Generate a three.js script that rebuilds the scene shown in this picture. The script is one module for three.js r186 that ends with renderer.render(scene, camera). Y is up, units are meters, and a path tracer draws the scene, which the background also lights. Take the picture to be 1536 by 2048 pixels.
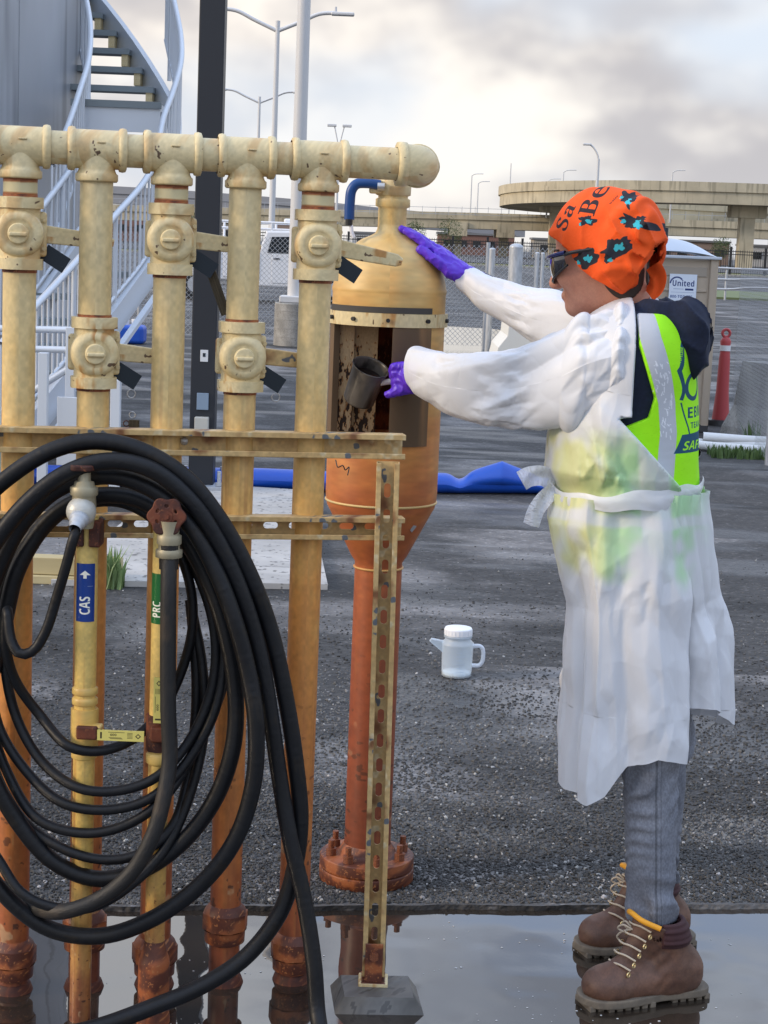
import * as THREE from 'three';
import { RoundedBoxGeometry } from 'three/addons/geometries/RoundedBoxGeometry.js';
import { mergeGeometries } from 'three/addons/utils/BufferGeometryUtils.js';
import { ImprovedNoise } from 'three/addons/math/ImprovedNoise.js';

// ---------------------------------------------------------------- camera, sky, sun, exposure
const scene = new THREE.Scene();
const camera = new THREE.PerspectiveCamera(31.76, 768 / 1024, 0.1, 3000);
camera.position.set(0, 1.52, 0);
camera.rotation.order = 'YXZ';
camera.rotation.set(-8.45 * Math.PI / 180, 0, 2.3 * Math.PI / 180);

const renderer = new THREE.WebGLRenderer({ antialias: true });
renderer.setSize(768, 1024);
renderer.toneMapping = THREE.LinearToneMapping;
renderer.toneMappingExposure = 1.12;
renderer.shadowMap.enabled = true;

const SUN = new THREE.Vector3(-0.9, 0.36, 0.15).normalize();
const sun = new THREE.DirectionalLight(new THREE.Color(1.0, 0.80, 0.56), 2.1);
sun.position.copy(SUN).multiplyScalar(40);
sun.target.position.set(0, 0.5, -4);
sun.castShadow = true;
sun.shadow.radius = 22;
sun.shadow.mapSize.set(2048, 2048);
Object.assign(sun.shadow.camera, { left: -15, right: 15, top: 15, bottom: -15, near: 1, far: 120 });
scene.add(sun, sun.target);

// ---------------------------------------------------------------- noise
function mulberry(a) { return () => { a |= 0; a = a + 0x6D2B79F5 | 0; let t = Math.imul(a ^ a >>> 15, 1 | a); t = t + Math.imul(t ^ t >>> 7, 61 | t) ^ t; return ((t ^ t >>> 14) >>> 0) / 4294967296; }; }
const hash = (x, y, s) => { let h = Math.imul(x, 374761393) + Math.imul(y, 668265263) + Math.imul(s, 2246822519) | 0; h = Math.imul(h ^ h >>> 13, 1274126177); return ((h ^ h >>> 16) >>> 0) / 4294967296; };
const md = (a, n) => ((a % n) + n) % n;
function vn(x, y, per, s) {
  const ix = Math.floor(x), iy = Math.floor(y), fx = x - ix, fy = y - iy;
  const u = fx * fx * (3 - 2 * fx), v = fy * fy * (3 - 2 * fy);
  const a = md(ix, per), b = md(ix + 1, per), c = md(iy, per), d = md(iy + 1, per);
  return (hash(a, c, s) * (1 - u) + hash(b, c, s) * u) * (1 - v) + (hash(a, d, s) * (1 - u) + hash(b, d, s) * u) * v;
}
function fbm(x, y, per, oct, s) { let r = 0, a = 0.5, t = 0; for (let i = 0; i < oct; i++) { r += a * vn(x, y, per, s + i * 17); t += a; x *= 2; y *= 2; per *= 2; a *= 0.5; } return r / t; }
const perlin = new ImprovedNoise();
const n3 = (x, y, z) => perlin.noise(x + 31.7, y + 11.3, z + 57.1);
function worley(x, y, z) {
  const ix = Math.floor(x), iy = Math.floor(y), iz = Math.floor(z); let best = 9;
  for (let i = -1; i < 2; i++) for (let j = -1; j < 2; j++) for (let k = -1; k < 2; k++) {
    const a = ix + i, b = iy + j, c = iz + k, q = a + c * 131;
    const dx = a + hash(q, b, 1) - x, dy = b + hash(q, b, 2) - y, dz = c + hash(q, b, 3) - z, d = dx * dx + dy * dy + dz * dz;
    if (d < best) best = d;
  }
  return Math.sqrt(best);
}
const clamp = (v, a = 0, b = 1) => Math.min(b, Math.max(a, v));
const sst = (a, b, v) => { const t = clamp((v - a) / (b - a)); return t * t * (3 - 2 * t); };
const lerp = (a, b, t) => a + (b - a) * t;
const mix3 = (a, b, t) => [lerp(a[0], b[0], t), lerp(a[1], b[1], t), lerp(a[2], b[2], t)];
const DEG = Math.PI / 180;

// ---------------------------------------------------------------- sky: broken grey cloud over pale blue
{
  const W = 2048, H = 1024, data = new Float32Array(W * H * 4);
  for (let j = 0; j < H; j++) for (let i = 0; i < W; i++) {
    const th = ((i + 0.5) / W - 0.5) * 2 * Math.PI, el = ((j + 0.5) / H - 0.5) * Math.PI;
    const dx = Math.cos(th) * Math.cos(el), dz = Math.sin(th) * Math.cos(el), dy = Math.sin(el);
    const e = Math.max(0, dy), q = 1 / (e + 0.13);
    const px = dx * q, pz = dz * q;
    const az0 = Math.atan2(dx, -dz), cx = dx * 7, cz = dz * 7, cy = dy * 13;   // billows of about ten degrees, flattened
    let n = 0, a = 0.5, f = 1.0; for (let o = 0; o < 7; o++) { const w = o > 1 ? 0.35 * n : 0; n += a * n3(cx * f + 3.1 * o + w, cy * f + w, cz * f + o * 7.7 + 4.2); f *= 2.05; a *= 0.54; }
    let m = 0; a = 0.5; f = 0.5; for (let o = 0; o < 4; o++) { m += a * n3(cx * f - 9.1, cy * f * 1.1 + 5.5, cz * f + o * 3.3 + 40); f *= 2.1; a *= 0.5; }
    const toSun = dx * SUN.x + dy * SUN.y + dz * SUN.z;
    const glow = Math.exp(-Math.pow(Math.acos(clamp(toSun, -1, 1)) / 1.25, 2));
    let cover = sst(-0.20, 0.10, m + 0.06);
    const lit = sst(-0.20, 0.20, n + 0.02 + 0.12 * glow);
    const az = az0 / DEG, ee = el / DEG; const bank = Math.exp(-Math.pow((az + 8) / 9, 2) - Math.pow((ee - 14) / 13, 2)) * sst(-0.35, 0.25, n + 0.1);  // lit cloud bank ahead on the left
    let cl = mix3([0.50, 0.495, 0.525], [0.96, 0.925, 0.87], lit); cl = mix3(cl, [1.15, 1.04, 0.92], bank * 0.6); cover = Math.max(cover, bank);
    cl = mix3(cl, [1.25, 1.02, 0.78], glow * 0.35);
    const blue = mix3([0.70, 0.77, 0.86], [0.44, 0.62, 0.98], sst(0.05, 0.6, e));
    cover = lerp(cover, 1, sst(0.12, 0.01, e) * 0.35); { const l = 0.75 * cl[1]; cl = mix3(cl, [l * 0.86, l * 1.02, l * 1.30], 0.55 * sst(0.16, 0.32, e) * (1 - 0.8 * bank)); }
    let c = mix3(blue, cl, cover);
    const high = 1 + 0.75 * sst(0.10, 0.75, e);          // overcast skies brighten toward the zenith
    const ub = sst(0.12, 0.45, e); c = [c[0] * high * (1 - 0.06 * ub), c[1] * high, c[2] * high * (1 + 0.08 * ub)];
    c = mix3(c, [0.70, 0.69, 0.70], sst(0.05, 0.0, e) * 0.5);
    if (dy < 0) c = [0.16, 0.16, 0.165];
    const k = (j * W + i) * 4; data[k] = c[0]; data[k + 1] = c[1]; data[k + 2] = c[2]; data[k + 3] = 1;
  }
  const t = new THREE.DataTexture(data, W, H, THREE.RGBAFormat, THREE.FloatType);
  t.mapping = THREE.EquirectangularReflectionMapping; t.magFilter = t.minFilter = THREE.LinearFilter; t.wrapS = THREE.RepeatWrapping; t.needsUpdate = true;
  scene.background = t; scene.environment = t;
}

// ---------------------------------------------------------------- textures and materials
function tex(w, h, f, o = {}) {
  const d = new Uint8Array(w * h * 4);
  for (let j = 0; j < h; j++) for (let i = 0; i < w; i++) {
    const c = f((i + 0.5) / w, (j + 0.5) / h), k = (j * w + i) * 4;
    if (typeof c === 'number') d[k] = d[k + 1] = d[k + 2] = clamp(c) * 255; else { d[k] = clamp(c[0], 0, 255); d[k + 1] = clamp(c[1], 0, 255); d[k + 2] = clamp(c[2], 0, 255); }
    d[k + 3] = 255;
  }
  const t = new THREE.DataTexture(d, w, h); t.magFilter = THREE.LinearFilter; t.minFilter = THREE.LinearMipmapLinearFilter; t.generateMipmaps = true;
  t.wrapS = t.wrapT = THREE.RepeatWrapping; if (o.srgb) t.colorSpace = THREE.SRGBColorSpace; if (o.rep) t.repeat.set(o.rep[0], o.rep[1]); t.needsUpdate = true; return t;
}
function canvasTex(w, h, draw) {
  const c = document.createElement('canvas'); c.width = w; c.height = h; draw(c.getContext('2d'), w, h);
  const t = new THREE.CanvasTexture(c); t.colorSpace = THREE.SRGBColorSpace; t.magFilter = THREE.LinearFilter; return t;
}
const ramp = (st, t) => { for (let i = 1; i < st.length; i++) if (t <= st[i][0]) return mix3(st[i - 1][1], st[i][1], clamp((t - st[i - 1][0]) / (st[i][0] - st[i - 1][0]))); return st[st.length - 1][1]; };
const S = o => { const m = new THREE.MeshPhysicalMaterial({ side: THREE.DoubleSide, ...o }); return m; };
const rgb = (r, g, b) => new THREE.Color().setRGB(r, g, b);
const grainBump = tex(256, 256, (u, v) => 0.6 * fbm(u * 32, v * 32, 32, 3, 5) + 0.4 * fbm(u * 6, v * 6, 6, 3, 9));
const fineBump = tex(256, 256, (u, v) => fbm(u * 64, v * 64, 64, 2, 15));

// painted steel, weathered from cream at the top to orange rust below: blotches, runs and chips
function pipeTex(seed, st, w = 128, h = 1024, per = 4) {
  return tex(w, h, (u, v) => {
    const n = fbm(u * per, v * per * 6, 64, 4, seed), run = fbm(u * 14, v * 3, 14 * 64, 3, seed + 3), fine = fbm(u * 24, v * 160, 1024, 2, seed + 5);
    let c = ramp(st, v + 0.16 * (n - 0.5) + 0.14 * (run - 0.5));
    c = mix3(c, [150, 92, 48], 0.55 * sst(0.60, 0.80, run) * sst(1.0, 0.3, v));
    const chip = fbm(u * 12, v * 110, 1024, 3, seed + 8);
    c = mix3(c, [78, 44, 28], sst(0.73, 0.77, chip) * sst(0.5, 0.0, v));
    c = mix3(c, [205, 196, 160], sst(0.74, 0.80, fbm(u * 8, v * 50, 1024, 3, seed + 11)) * 0.5 * sst(0.4, 0.0, v));
    const g = 1 + 0.16 * (fine - 0.5); return [c[0] * g, c[1] * g, c[2] * g];
  }, { srgb: true });
}
const stPipe = [[0, [108, 56, 36]], [0.10, [146, 78, 42]], [0.26, [188, 118, 60]], [0.48, [206, 142, 72]], [0.60, [214, 168, 96]], [0.74, [212, 184, 126]], [1, [208, 191, 148]]];
const paintBump = { bumpMap: grainBump, bumpScale: 0.0006 };
const M = {};
M.pipes = [0, 1, 2, 3, 4].map(i => S({ map: pipeTex(100 + i * 31, stPipe), roughness: 0.5, ...paintBump }));
const creamT = (seed, stain) => tex(512, 512, (u, v) => {
  const n = fbm(u * 6, v * 6, 6, 4, seed), f = fbm(u * 60, v * 60, 60, 2, seed + 2), s = fbm(u * 12, v * 5, 60, 4, seed + 4);
  let c = mix3([222, 206, 164], [204, 184, 136], n); c = mix3(c, [178, 128, 70], stain * sst(0.52, 0.72, s)); c = mix3(c, [70, 48, 34], 0.8 * sst(0.79, 0.82, fbm(u * 26, v * 26, 26, 3, seed + 7)));
  const g = 1 + 0.12 * (f - 0.5); return [c[0] * g, c[1] * g, c[2] * g];
}, { srgb: true, rep: [3, 3] });
M.cream = S({ map: creamT(7, 0.35), roughness: 0.48, ...paintBump });
M.creamRust = S({ map: creamT(27, 0.9), roughness: 0.52, ...paintBump });
M.strut = S({ map: tex(512, 512, (u, v) => {
  const n = fbm(u * 5, v * 5, 5, 4, 301), s = fbm(u * 9, v * 9, 9, 4, 305), f = fbm(u * 70, v * 70, 70, 2, 309);
  let c = mix3([208, 182, 130], [176, 142, 90], n); c = mix3(c, [120, 76, 44], sst(0.52, 0.8, s)); c = mix3(c, [206, 194, 160], 0.7 * sst(0.70, 0.78, fbm(u * 14, v * 14, 14, 3, 311))); c = mix3(c, [96, 100, 104], sst(0.77, 0.80, fbm(u * 20, v * 20, 20, 3, 317)));
  const g = 1 + 0.2 * (f - 0.5); return [c[0] * g, c[1] * g, c[2] * g];
}, { srgb: true, rep: [2.2, 2.2] }), roughness: 0.5, metalness: 0.1, ...paintBump });
M.rust = S({ map: tex(256, 256, (u, v) => { const n = fbm(u * 8, v * 8, 8, 5, 401), f = fbm(u * 50, v * 50, 50, 2, 405); let c = mix3([150, 84, 46], [86, 44, 30], sst(0.35, 0.65, n)); c = mix3(c, [160, 104, 62], sst(0.68, 0.78, f)); return c; }, { srgb: true, rep: [5, 5] }), roughness: 0.55, bumpMap: grainBump, bumpScale: 0.0015 });
M.darkRust = S({ map: M.rust.map, color: rgb(0.45, 0.36, 0.36), roughness: 0.7, bumpMap: grainBump, bumpScale: 0.001 });
M.nipple = S({ map: tex(128, 256, (u, v) => { const n = 0.10 * (fbm(u * 5, v * 4, 64, 4, 431) - 0.5); const t = v + n; const a = Math.max(sst(0.30, 0.16, t), sst(0.74, 0.86, t)); return mix3([198, 186, 146], mix3([166, 96, 44], [110, 60, 32], fbm(u * 20, v * 30, 64, 2, 437)), a); }, { srgb: true }), roughness: 0.55, ...paintBump });
M.hose = S({ color: rgb(0.0095, 0.0105, 0.0135), roughness: 0.48, specularIntensity: 0.6, bumpMap: tex(256, 256, (u, v) => 0.7 * fbm(u * 40, v * 4, 40, 3, 61) + 0.3 * fbm(u * 8, v * 8, 8, 2, 63)), bumpScale: 0.0009, map: tex(256, 256, (u, v) => { const n = fbm(u * 6, v * 6, 6, 4, 67); const c = 150 + 90 * n; return mix3([c, c, c], [255, 225, 190], sst(0.62, 0.75, fbm(u * 10, v * 10, 10, 4, 69))); }, { srgb: true }) });
M.hoseDirty = S({ map: tex(256, 256, (u, v) => mix3([22, 21, 21], [46, 38, 31], sst(0.54, 0.8, fbm(u * 10, v * 4, 40, 4, 71))), { srgb: true }), roughness: 0.6, bumpMap: grainBump, bumpScale: 0.001 });
M.brass = S({ color: rgb(0.34, 0.30, 0.20), roughness: 0.5, metalness: 0.35, bumpMap: grainBump, bumpScale: 0.001 });
M.whiteCast = S({ color: rgb(0.50, 0.49, 0.44), roughness: 0.45, metalness: 0.2, bumpMap: grainBump, bumpScale: 0.0008 });
M.yellowPipe = S({ map: pipeTex(777, [[0, [120, 70, 44]], [0.16, [176, 128, 70]], [0.35, [212, 176, 96]], [1, [216, 188, 112]]], 64, 1024), roughness: 0.42, ...paintBump });
M.black = S({ color: rgb(0.012, 0.013, 0.016), roughness: 0.45 });
M.tab = S({ color: rgb(0.014, 0.024, 0.036), roughness: 0.4, metalness: 0.3 });
M.blueGrip = S({ color: rgb(0.004, 0.055, 0.22), roughness: 0.4 });
M.steel = S({ color: rgb(0.5, 0.5, 0.5), roughness: 0.4, metalness: 0.7 });
M.galv = S({ map: tex(256, 256, (u, v) => { const n = fbm(u * 10, v * 10, 10, 4, 81); const c = 150 + 50 * n; return [c, c + 4, c + 9]; }, { srgb: true, rep: [2, 2] }), roughness: 0.42, metalness: 0.25 });
M.concrete = S({ map: tex(512, 512, (u, v) => { const n = fbm(u * 8, v * 8, 8, 5, 91), f = fbm(u * 90, v * 90, 90, 2, 95); let c = 150 + 60 * (n - 0.5) + 40 * (f - 0.5); if (f > 0.76) c -= 50; return [c, c * 0.985, c * 0.95]; }, { srgb: true, rep: [1, 1] }), roughness: 0.85, bumpMap: grainBump, bumpScale: 0.002 });
M.bridge = S({ map: tex(512, 512, (u, v) => { const n = fbm(u * 6, v * 6, 6, 5, 191), s = fbm(u * 30, v * 3, 60, 3, 195); const c = 186 + 40 * (n - 0.5) - 30 * sst(0.55, 0.8, s); return [c, c * 0.94, c * 0.80]; }, { srgb: true, rep: [0.08, 0.08] }), roughness: 0.85 });
M.whitePaint = S({ color: rgb(0.75, 0.76, 0.78), roughness: 0.3, clearcoat: 0.4 });
M.glassDark = S({ color: rgb(0.015, 0.018, 0.022), roughness: 0.06 });

// ---------------------------------------------------------------- geometry helpers
const G = {
  box: (w, h, d, x = 0, y = 0, z = 0) => new THREE.BoxGeometry(w, h, d).translate(x, y, z),
  rbox: (w, h, d, r, x = 0, y = 0, z = 0) => new RoundedBoxGeometry(w, h, d, 2, r).translate(x, y, z),
  cyl: (r0, r1, h, seg = 32, x = 0, y = 0, z = 0) => new THREE.CylinderGeometry(r0, r1, h, seg).translate(x, y, z),
  lathe: (p, seg = 48) => new THREE.LatheGeometry(p.map(q => new THREE.Vector2(q[0], q[1])), seg),
  tube: (pts, r, n = 64, rs = 10, closed = false) => { const c = new THREE.CatmullRomCurve3(pts.map(p => new THREE.Vector3(...p)), closed, 'centripetal'); return new THREE.TubeGeometry(c, n, r, rs, closed); },
  bar: (a, b, r, seg = 8) => { const A = new THREE.Vector3(...a), B = new THREE.Vector3(...b), d = B.clone().sub(A); const g = new THREE.CylinderGeometry(r, r, d.length(), seg); g.applyQuaternion(new THREE.Quaternion().setFromUnitVectors(new THREE.Vector3(0, 1, 0), d.clone().normalize())); const m = A.add(B).multiplyScalar(0.5); return g.translate(m.x, m.y, m.z); },
};
function beam(a, b, w, h) { // square section member from a to b, h vertical
  const A = new THREE.Vector3(...a), B = new THREE.Vector3(...b), d = B.clone().sub(A), L = d.length(), z = d.normalize();
  const up = Math.abs(z.y) > 0.99 ? new THREE.Vector3(1, 0, 0) : new THREE.Vector3(0, 1, 0), x = up.clone().cross(z).normalize(), y = z.clone().cross(x);
  const g = new THREE.BoxGeometry(w, h, L); g.applyMatrix4(new THREE.Matrix4().makeBasis(x, y, z)); const m = A.add(B).multiplyScalar(0.5); return g.translate(m.x, m.y, m.z);
}
function extr(shape, depth, bevel = 0) { const g = new THREE.ExtrudeGeometry(shape, { depth, bevelEnabled: bevel > 0, bevelSize: bevel, bevelThickness: bevel, bevelSegments: 2, curveSegments: 12 }); return g; }
const shp = pts => { const s = new THREE.Shape(); pts.forEach((p, i) => i ? s.lineTo(p[0], p[1]) : s.moveTo(p[0], p[1])); s.closePath(); return s; };
function merge(list) {
  const out = list.map(g => { let q = g.index ? g.toNonIndexed() : g.clone(); for (const k of Object.keys(q.attributes)) if (!['position', 'normal', 'uv'].includes(k)) q.deleteAttribute(k); if (!q.attributes.uv) q.setAttribute('uv', new THREE.BufferAttribute(new Float32Array(q.attributes.position.count * 2), 2)); if (!q.attributes.normal) q.computeVertexNormals(); return q; });
  return out.length === 1 ? out[0] : mergeGeometries(out);
}
function boxUV(g, s = 1) { // metres, one slanted projection of the object's own frame: no seams on small parts
  const q = g.index ? g.toNonIndexed() : g, p = q.attributes.position, uv = new Float32Array(p.count * 2);
  for (let i = 0; i < p.count; i++) { const x = p.getX(i), y = p.getY(i), z = p.getZ(i); uv[2 * i] = (x + 0.62 * z) * s; uv[2 * i + 1] = (y + 0.41 * z) * s; }
  q.setAttribute('uv', new THREE.BufferAttribute(uv, 2)); return q;
}
const used = {};
function numbered(n) { const k = used[n] = (used[n] ?? -1) + 1; return k ? `${n}_${String(k).padStart(3, '0')}` : n; }
function mesh(name, geo, mat, parent, label) { // geometry in the parent's frame
  const m = new THREE.Mesh(Array.isArray(geo) ? merge(geo) : geo, mat); m.castShadow = m.receiveShadow = true; m.name = parent === scene ? numbered(name) : name; if (label) m.userData.label = label; parent.add(m); return m;
}
function thing(name, label, category, pos = [0, 0, 0], group, ry = 0) {
  const o = new THREE.Group(); o.name = numbered(name); o.position.set(...pos); o.rotation.y = ry; o.userData = { label, category }; if (group) o.userData.group = group; scene.add(o); return o;
}
function part(name, geo, mat, parent, label) { // geometry in world metres, moved into the frame of its thing
  let root = parent; while (root.parent && root.parent !== scene) root = root.parent;
  const g = Array.isArray(geo) ? merge(geo) : geo; g.translate(-root.position.x, -root.position.y, -root.position.z); return mesh(name, g, mat, parent, label);
}
function copyOf(o, pos, label, ry) { const c = o.clone(); c.userData = { ...o.userData }; c.name = numbered(o.name.replace(/_\d{3}$/, '')); c.position.set(...pos); if (label) c.userData.label = label; if (ry !== undefined) c.rotation.y = ry; scene.add(c); return c; }
function struct(name, geo, mat) { const m = mesh(name, geo, mat, scene); m.userData.kind = 'structure'; return m; }
function stuffOn(o) { o.userData.kind = 'stuff'; return o; }
// surface nets: polygonises a signed distance field
function sdfMesh(f, lo, hi, cell, uvf) {
  const n = [0, 1, 2].map(i => Math.ceil((hi[i] - lo[i]) / cell) + 1), [nx, ny, nz] = n, F = new Float32Array(nx * ny * nz);
  for (let k = 0, q = 0; k < nz; k++) for (let j = 0; j < ny; j++) for (let i = 0; i < nx; i++, q++) F[q] = f(lo[0] + i * cell, lo[1] + j * cell, lo[2] + k * cell);
  const id = new Int32Array(nx * ny * nz).fill(-1), P = [], I = [], sy = nx, sz = nx * ny;
  const C = [0, 1, sy, sy + 1, sz, sz + 1, sz + sy, sz + sy + 1], E = [[0, 1], [2, 3], [4, 5], [6, 7], [0, 2], [1, 3], [4, 6], [5, 7], [0, 4], [1, 5], [2, 6], [3, 7]];
  for (let k = 0; k < nz - 1; k++) for (let j = 0; j < ny - 1; j++) for (let i = 0; i < nx - 1; i++) {
    const q = i + j * sy + k * sz; let s = 0; for (let c = 0; c < 8; c++) if (F[q + C[c]] < 0) s++;
    if (!s || s === 8) continue; let x = 0, y = 0, z = 0, m = 0;
    for (const [a, b] of E) { const fa = F[q + C[a]], fb = F[q + C[b]]; if (fa < 0 === fb < 0) continue; const t = fa / (fa - fb); x += (a & 1) + ((b & 1) - (a & 1)) * t; y += (a >> 1 & 1) + ((b >> 1 & 1) - (a >> 1 & 1)) * t; z += (a >> 2) + ((b >> 2) - (a >> 2)) * t; m++; }
    id[q] = P.length / 3; P.push(lo[0] + (i + x / m) * cell, lo[1] + (j + y / m) * cell, lo[2] + (k + z / m) * cell);
  }
  const quad = (a, b, c, d, flip) => { if (a < 0 || b < 0 || c < 0 || d < 0) return; flip ? I.push(a, c, b, a, d, c) : I.push(a, b, c, a, c, d); };
  for (let k = 1; k < nz - 1; k++) for (let j = 1; j < ny - 1; j++) for (let i = 1; i < nx - 1; i++) {
    const q = i + j * sy + k * sz, s = F[q] < 0;
    if (s !== F[q + 1] < 0) quad(id[q - sy - sz], id[q - sz], id[q], id[q - sy], !s);
    if (s !== F[q + sy] < 0) quad(id[q - 1 - sz], id[q - 1], id[q], id[q - sz], !s);
    if (s !== F[q + sz] < 0) quad(id[q - 1 - sy], id[q - sy], id[q], id[q - 1], !s);
  }
  const g = new THREE.BufferGeometry(), pos = new Float32Array(P), N = new Float32Array(P.length), uv = new Float32Array(P.length / 3 * 2), h = cell * 0.6;
  for (let i = 0; i < P.length; i += 3) {
    const x = P[i], y = P[i + 1], z = P[i + 2]; let a = f(x + h, y, z) - f(x - h, y, z), b = f(x, y + h, z) - f(x, y - h, z), c = f(x, y, z + h) - f(x, y, z - h); const l = Math.hypot(a, b, c) || 1; N[i] = a / l; N[i + 1] = b / l; N[i + 2] = c / l;
    const t = uvf ? uvf(x, y, z, N[i], N[i + 1], N[i + 2]) : [x + 0.6 * z, y + 0.35 * z]; uv[i / 3 * 2] = t[0]; uv[i / 3 * 2 + 1] = t[1];
  }
  g.setAttribute('position', new THREE.BufferAttribute(pos, 3)); g.setAttribute('normal', new THREE.BufferAttribute(N, 3)); g.setAttribute('uv', new THREE.BufferAttribute(uv, 2)); g.setIndex(I); return g;
}
const ell = (x, y, z, c, r) => { const a = (x - c[0]) / r[0], b = (y - c[1]) / r[1], d = (z - c[2]) / r[2], k0 = Math.hypot(a, b, d), k1 = Math.hypot(a / r[0], b / r[1], d / r[2]); return k1 < 1e-6 ? -Math.min(...r) : k0 * (k0 - 1) / k1; };
const capd = (x, y, z, a, b, ra, rb) => { const bx = b[0] - a[0], by = b[1] - a[1], bz = b[2] - a[2], px = x - a[0], py = y - a[1], pz = z - a[2]; const t = clamp((px * bx + py * by + pz * bz) / (bx * bx + by * by + bz * bz)); return Math.hypot(px - bx * t, py - by * t, pz - bz * t) - (ra + (rb - ra) * t); };
const smin = (a, b, k) => { const h = Math.max(k - Math.abs(a - b), 0) / k; return Math.min(a, b) - h * h * k * 0.25; };
// ================================================================ the setting
const GY = 0.012;                                   // asphalt lies 12 mm above the flooded pad
const edgeZ = x => -3.926 - 0.1195 * (x + 0.383);   // straight edge between asphalt and pad
{
  const wob = x => edgeZ(x) + 0.009 * n3(x * 7, 3, 1) + 0.005 * n3(x * 40, 7, 2);
  const pts = []; for (let i = 0; i <= 400; i++) { const x = -4 + i * 0.02; pts.push([x, wob(x)]); }
  const s = new THREE.Shape(); s.moveTo(-900, -edgeZ(-4)); pts.forEach(p => s.lineTo(p[0], -p[1])); s.lineTo(900, -edgeZ(4)); s.lineTo(900, 1600); s.lineTo(-900, 1600); s.closePath();
  const top = new THREE.ShapeGeometry(s).rotateX(-Math.PI / 2).translate(0, GY, 0);
  const V = [], I = []; pts.forEach((p, i) => { V.push(p[0], GY, p[1], p[0], -0.05, p[1] + 0.004); if (i) { const a = 2 * i; I.push(a - 2, a - 1, a, a, a - 1, a + 1); } });
  const side = new THREE.BufferGeometry(); side.setAttribute('position', new THREE.Float32BufferAttribute(V, 3)); side.setIndex(I); side.computeVertexNormals(); const sideU = boxUV(side, 1);
  const asph = tex(1024, 1024, (u, v) => {
    const f = fbm(u * 256, v * 256, 256, 2, 501), g = fbm(u * 90, v * 90, 90, 3, 503), p = fbm(u * 7, v * 5, 7, 4, 507), st = fbm(u * 3, v * 10, 60, 3, 509);
    let c = 60 + 34 * (f - 0.5) + 22 * (g - 0.5); c = lerp(c, c + 58, sst(0.46, 0.74, p)); c = lerp(c, c * 0.70, sst(0.50, 0.75, st)); if (f > 0.80) c += 30;
    return [c, c * 0.975, c * 0.96];
  }, { srgb: true, rep: [0.19, 0.31] });
  const mat = S({ map: asph, roughness: 1, specularIntensity: 0.85, roughnessMap: tex(512, 512, (u, v) => 0.80 - 0.38 * sst(0.48, 0.72, fbm(u * 5, v * 12, 60, 4, 519)), { rep: [0.22, 0.22] }), bumpMap: tex(1024, 1024, (u, v) => 0.6 * fbm(u * 200, v * 200, 200, 3, 513) + 0.4 * fbm(u * 20, v * 20, 20, 3, 517), { rep: [0.5, 0.5] }), bumpScale: 0.010 });
  struct('asphalt_ground', [top, sideU], mat);

  // loose and exposed stones of the asphalt near the pad
  const N = 70000, R = mulberry(77), g0 = new THREE.IcosahedronGeometry(1, 0);
  const stones = new THREE.InstancedMesh(g0, S({ roughness: 0.6, color: 0xffffff }), N), m = new THREE.Matrix4(), q = new THREE.Quaternion(), e = new THREE.Euler(), col = new THREE.Color();
  for (let i = 0; i < N; i++) {
    const d = -Math.log(1 - R() * 0.995) * 0.95, x0 = (R() - 0.5) * 2 * (1.15 + 0.24 * d), z = edgeZ(x0) - 0.012 - d;
    const sz = 0.0026 + 0.0048 * R() * R(); e.set(R() * 6, R() * 6, R() * 6); q.setFromEuler(e);
    m.compose(new THREE.Vector3(x0, GY + sz * 0.12, z), q, new THREE.Vector3(sz * (0.8 + R() * 0.7), sz * (0.45 + R() * 0.3), sz * (0.8 + R() * 0.6))); stones.setMatrixAt(i, m);
    const w = fbm((x0 + 9) * 1.6, (z + 20) * 2.6, 64, 3, 521); let t = 0.026 + 0.062 * R() * R() + 0.085 * sst(0.48, 0.72, w) * (0.4 + R()); if (R() > 0.972) t = 0.22 + 0.22 * R(); stones.setColorAt(i, col.setRGB(t * (0.98 + 0.08 * R()), t, t * 0.97));
  }
  stones.name = 'asphalt_aggregate'; stones.castShadow = stones.receiveShadow = true; stones.userData = { kind: 'stuff', label: 'small dark and pale stones set in the asphalt surface', category: 'gravel' }; scene.add(stones);

  // concrete pad with a thin sheet of standing water
  const pz = new THREE.Shape(); pz.moveTo(-4, -edgeZ(-4) + 0.05); pz.lineTo(4, -edgeZ(4) + 0.05); pz.lineTo(4, -3); pz.lineTo(-4, -3); pz.closePath();
  struct('concrete_pad', new THREE.ShapeGeometry(pz).rotateX(-Math.PI / 2).translate(0, -0.006, 0), M.concrete);
  struct('puddle', new THREE.ShapeGeometry(pz).rotateX(-Math.PI / 2).translate(0, 0, 0), S({ map: tex(512, 512, (u, v) => mix3([62, 54, 46], [34, 30, 27], fbm(u * 8, v * 8, 8, 5, 545)), { srgb: true, rep: [0.5, 0.5] }), roughness: 1, roughnessMap: tex(512, 512, (u, v) => 0.015 + 0.06 * sst(0.58, 0.74, fbm(u * 7, v * 7, 7, 5, 547)), { rep: [0.5, 0.5] }), ior: 2.35, bumpMap: tex(256, 256, (u, v) => fbm(u * 5, v * 5, 5, 3, 541), { rep: [0.8, 0.8] }), bumpScale: 0.0022 }));
  const NB = 150, bub = new THREE.InstancedMesh(new THREE.SphereGeometry(1, 8, 5, 0, Math.PI * 2, 0, Math.PI / 2), S({ color: rgb(0.55, 0.55, 0.55), roughness: 0.15 }), NB);
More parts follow.
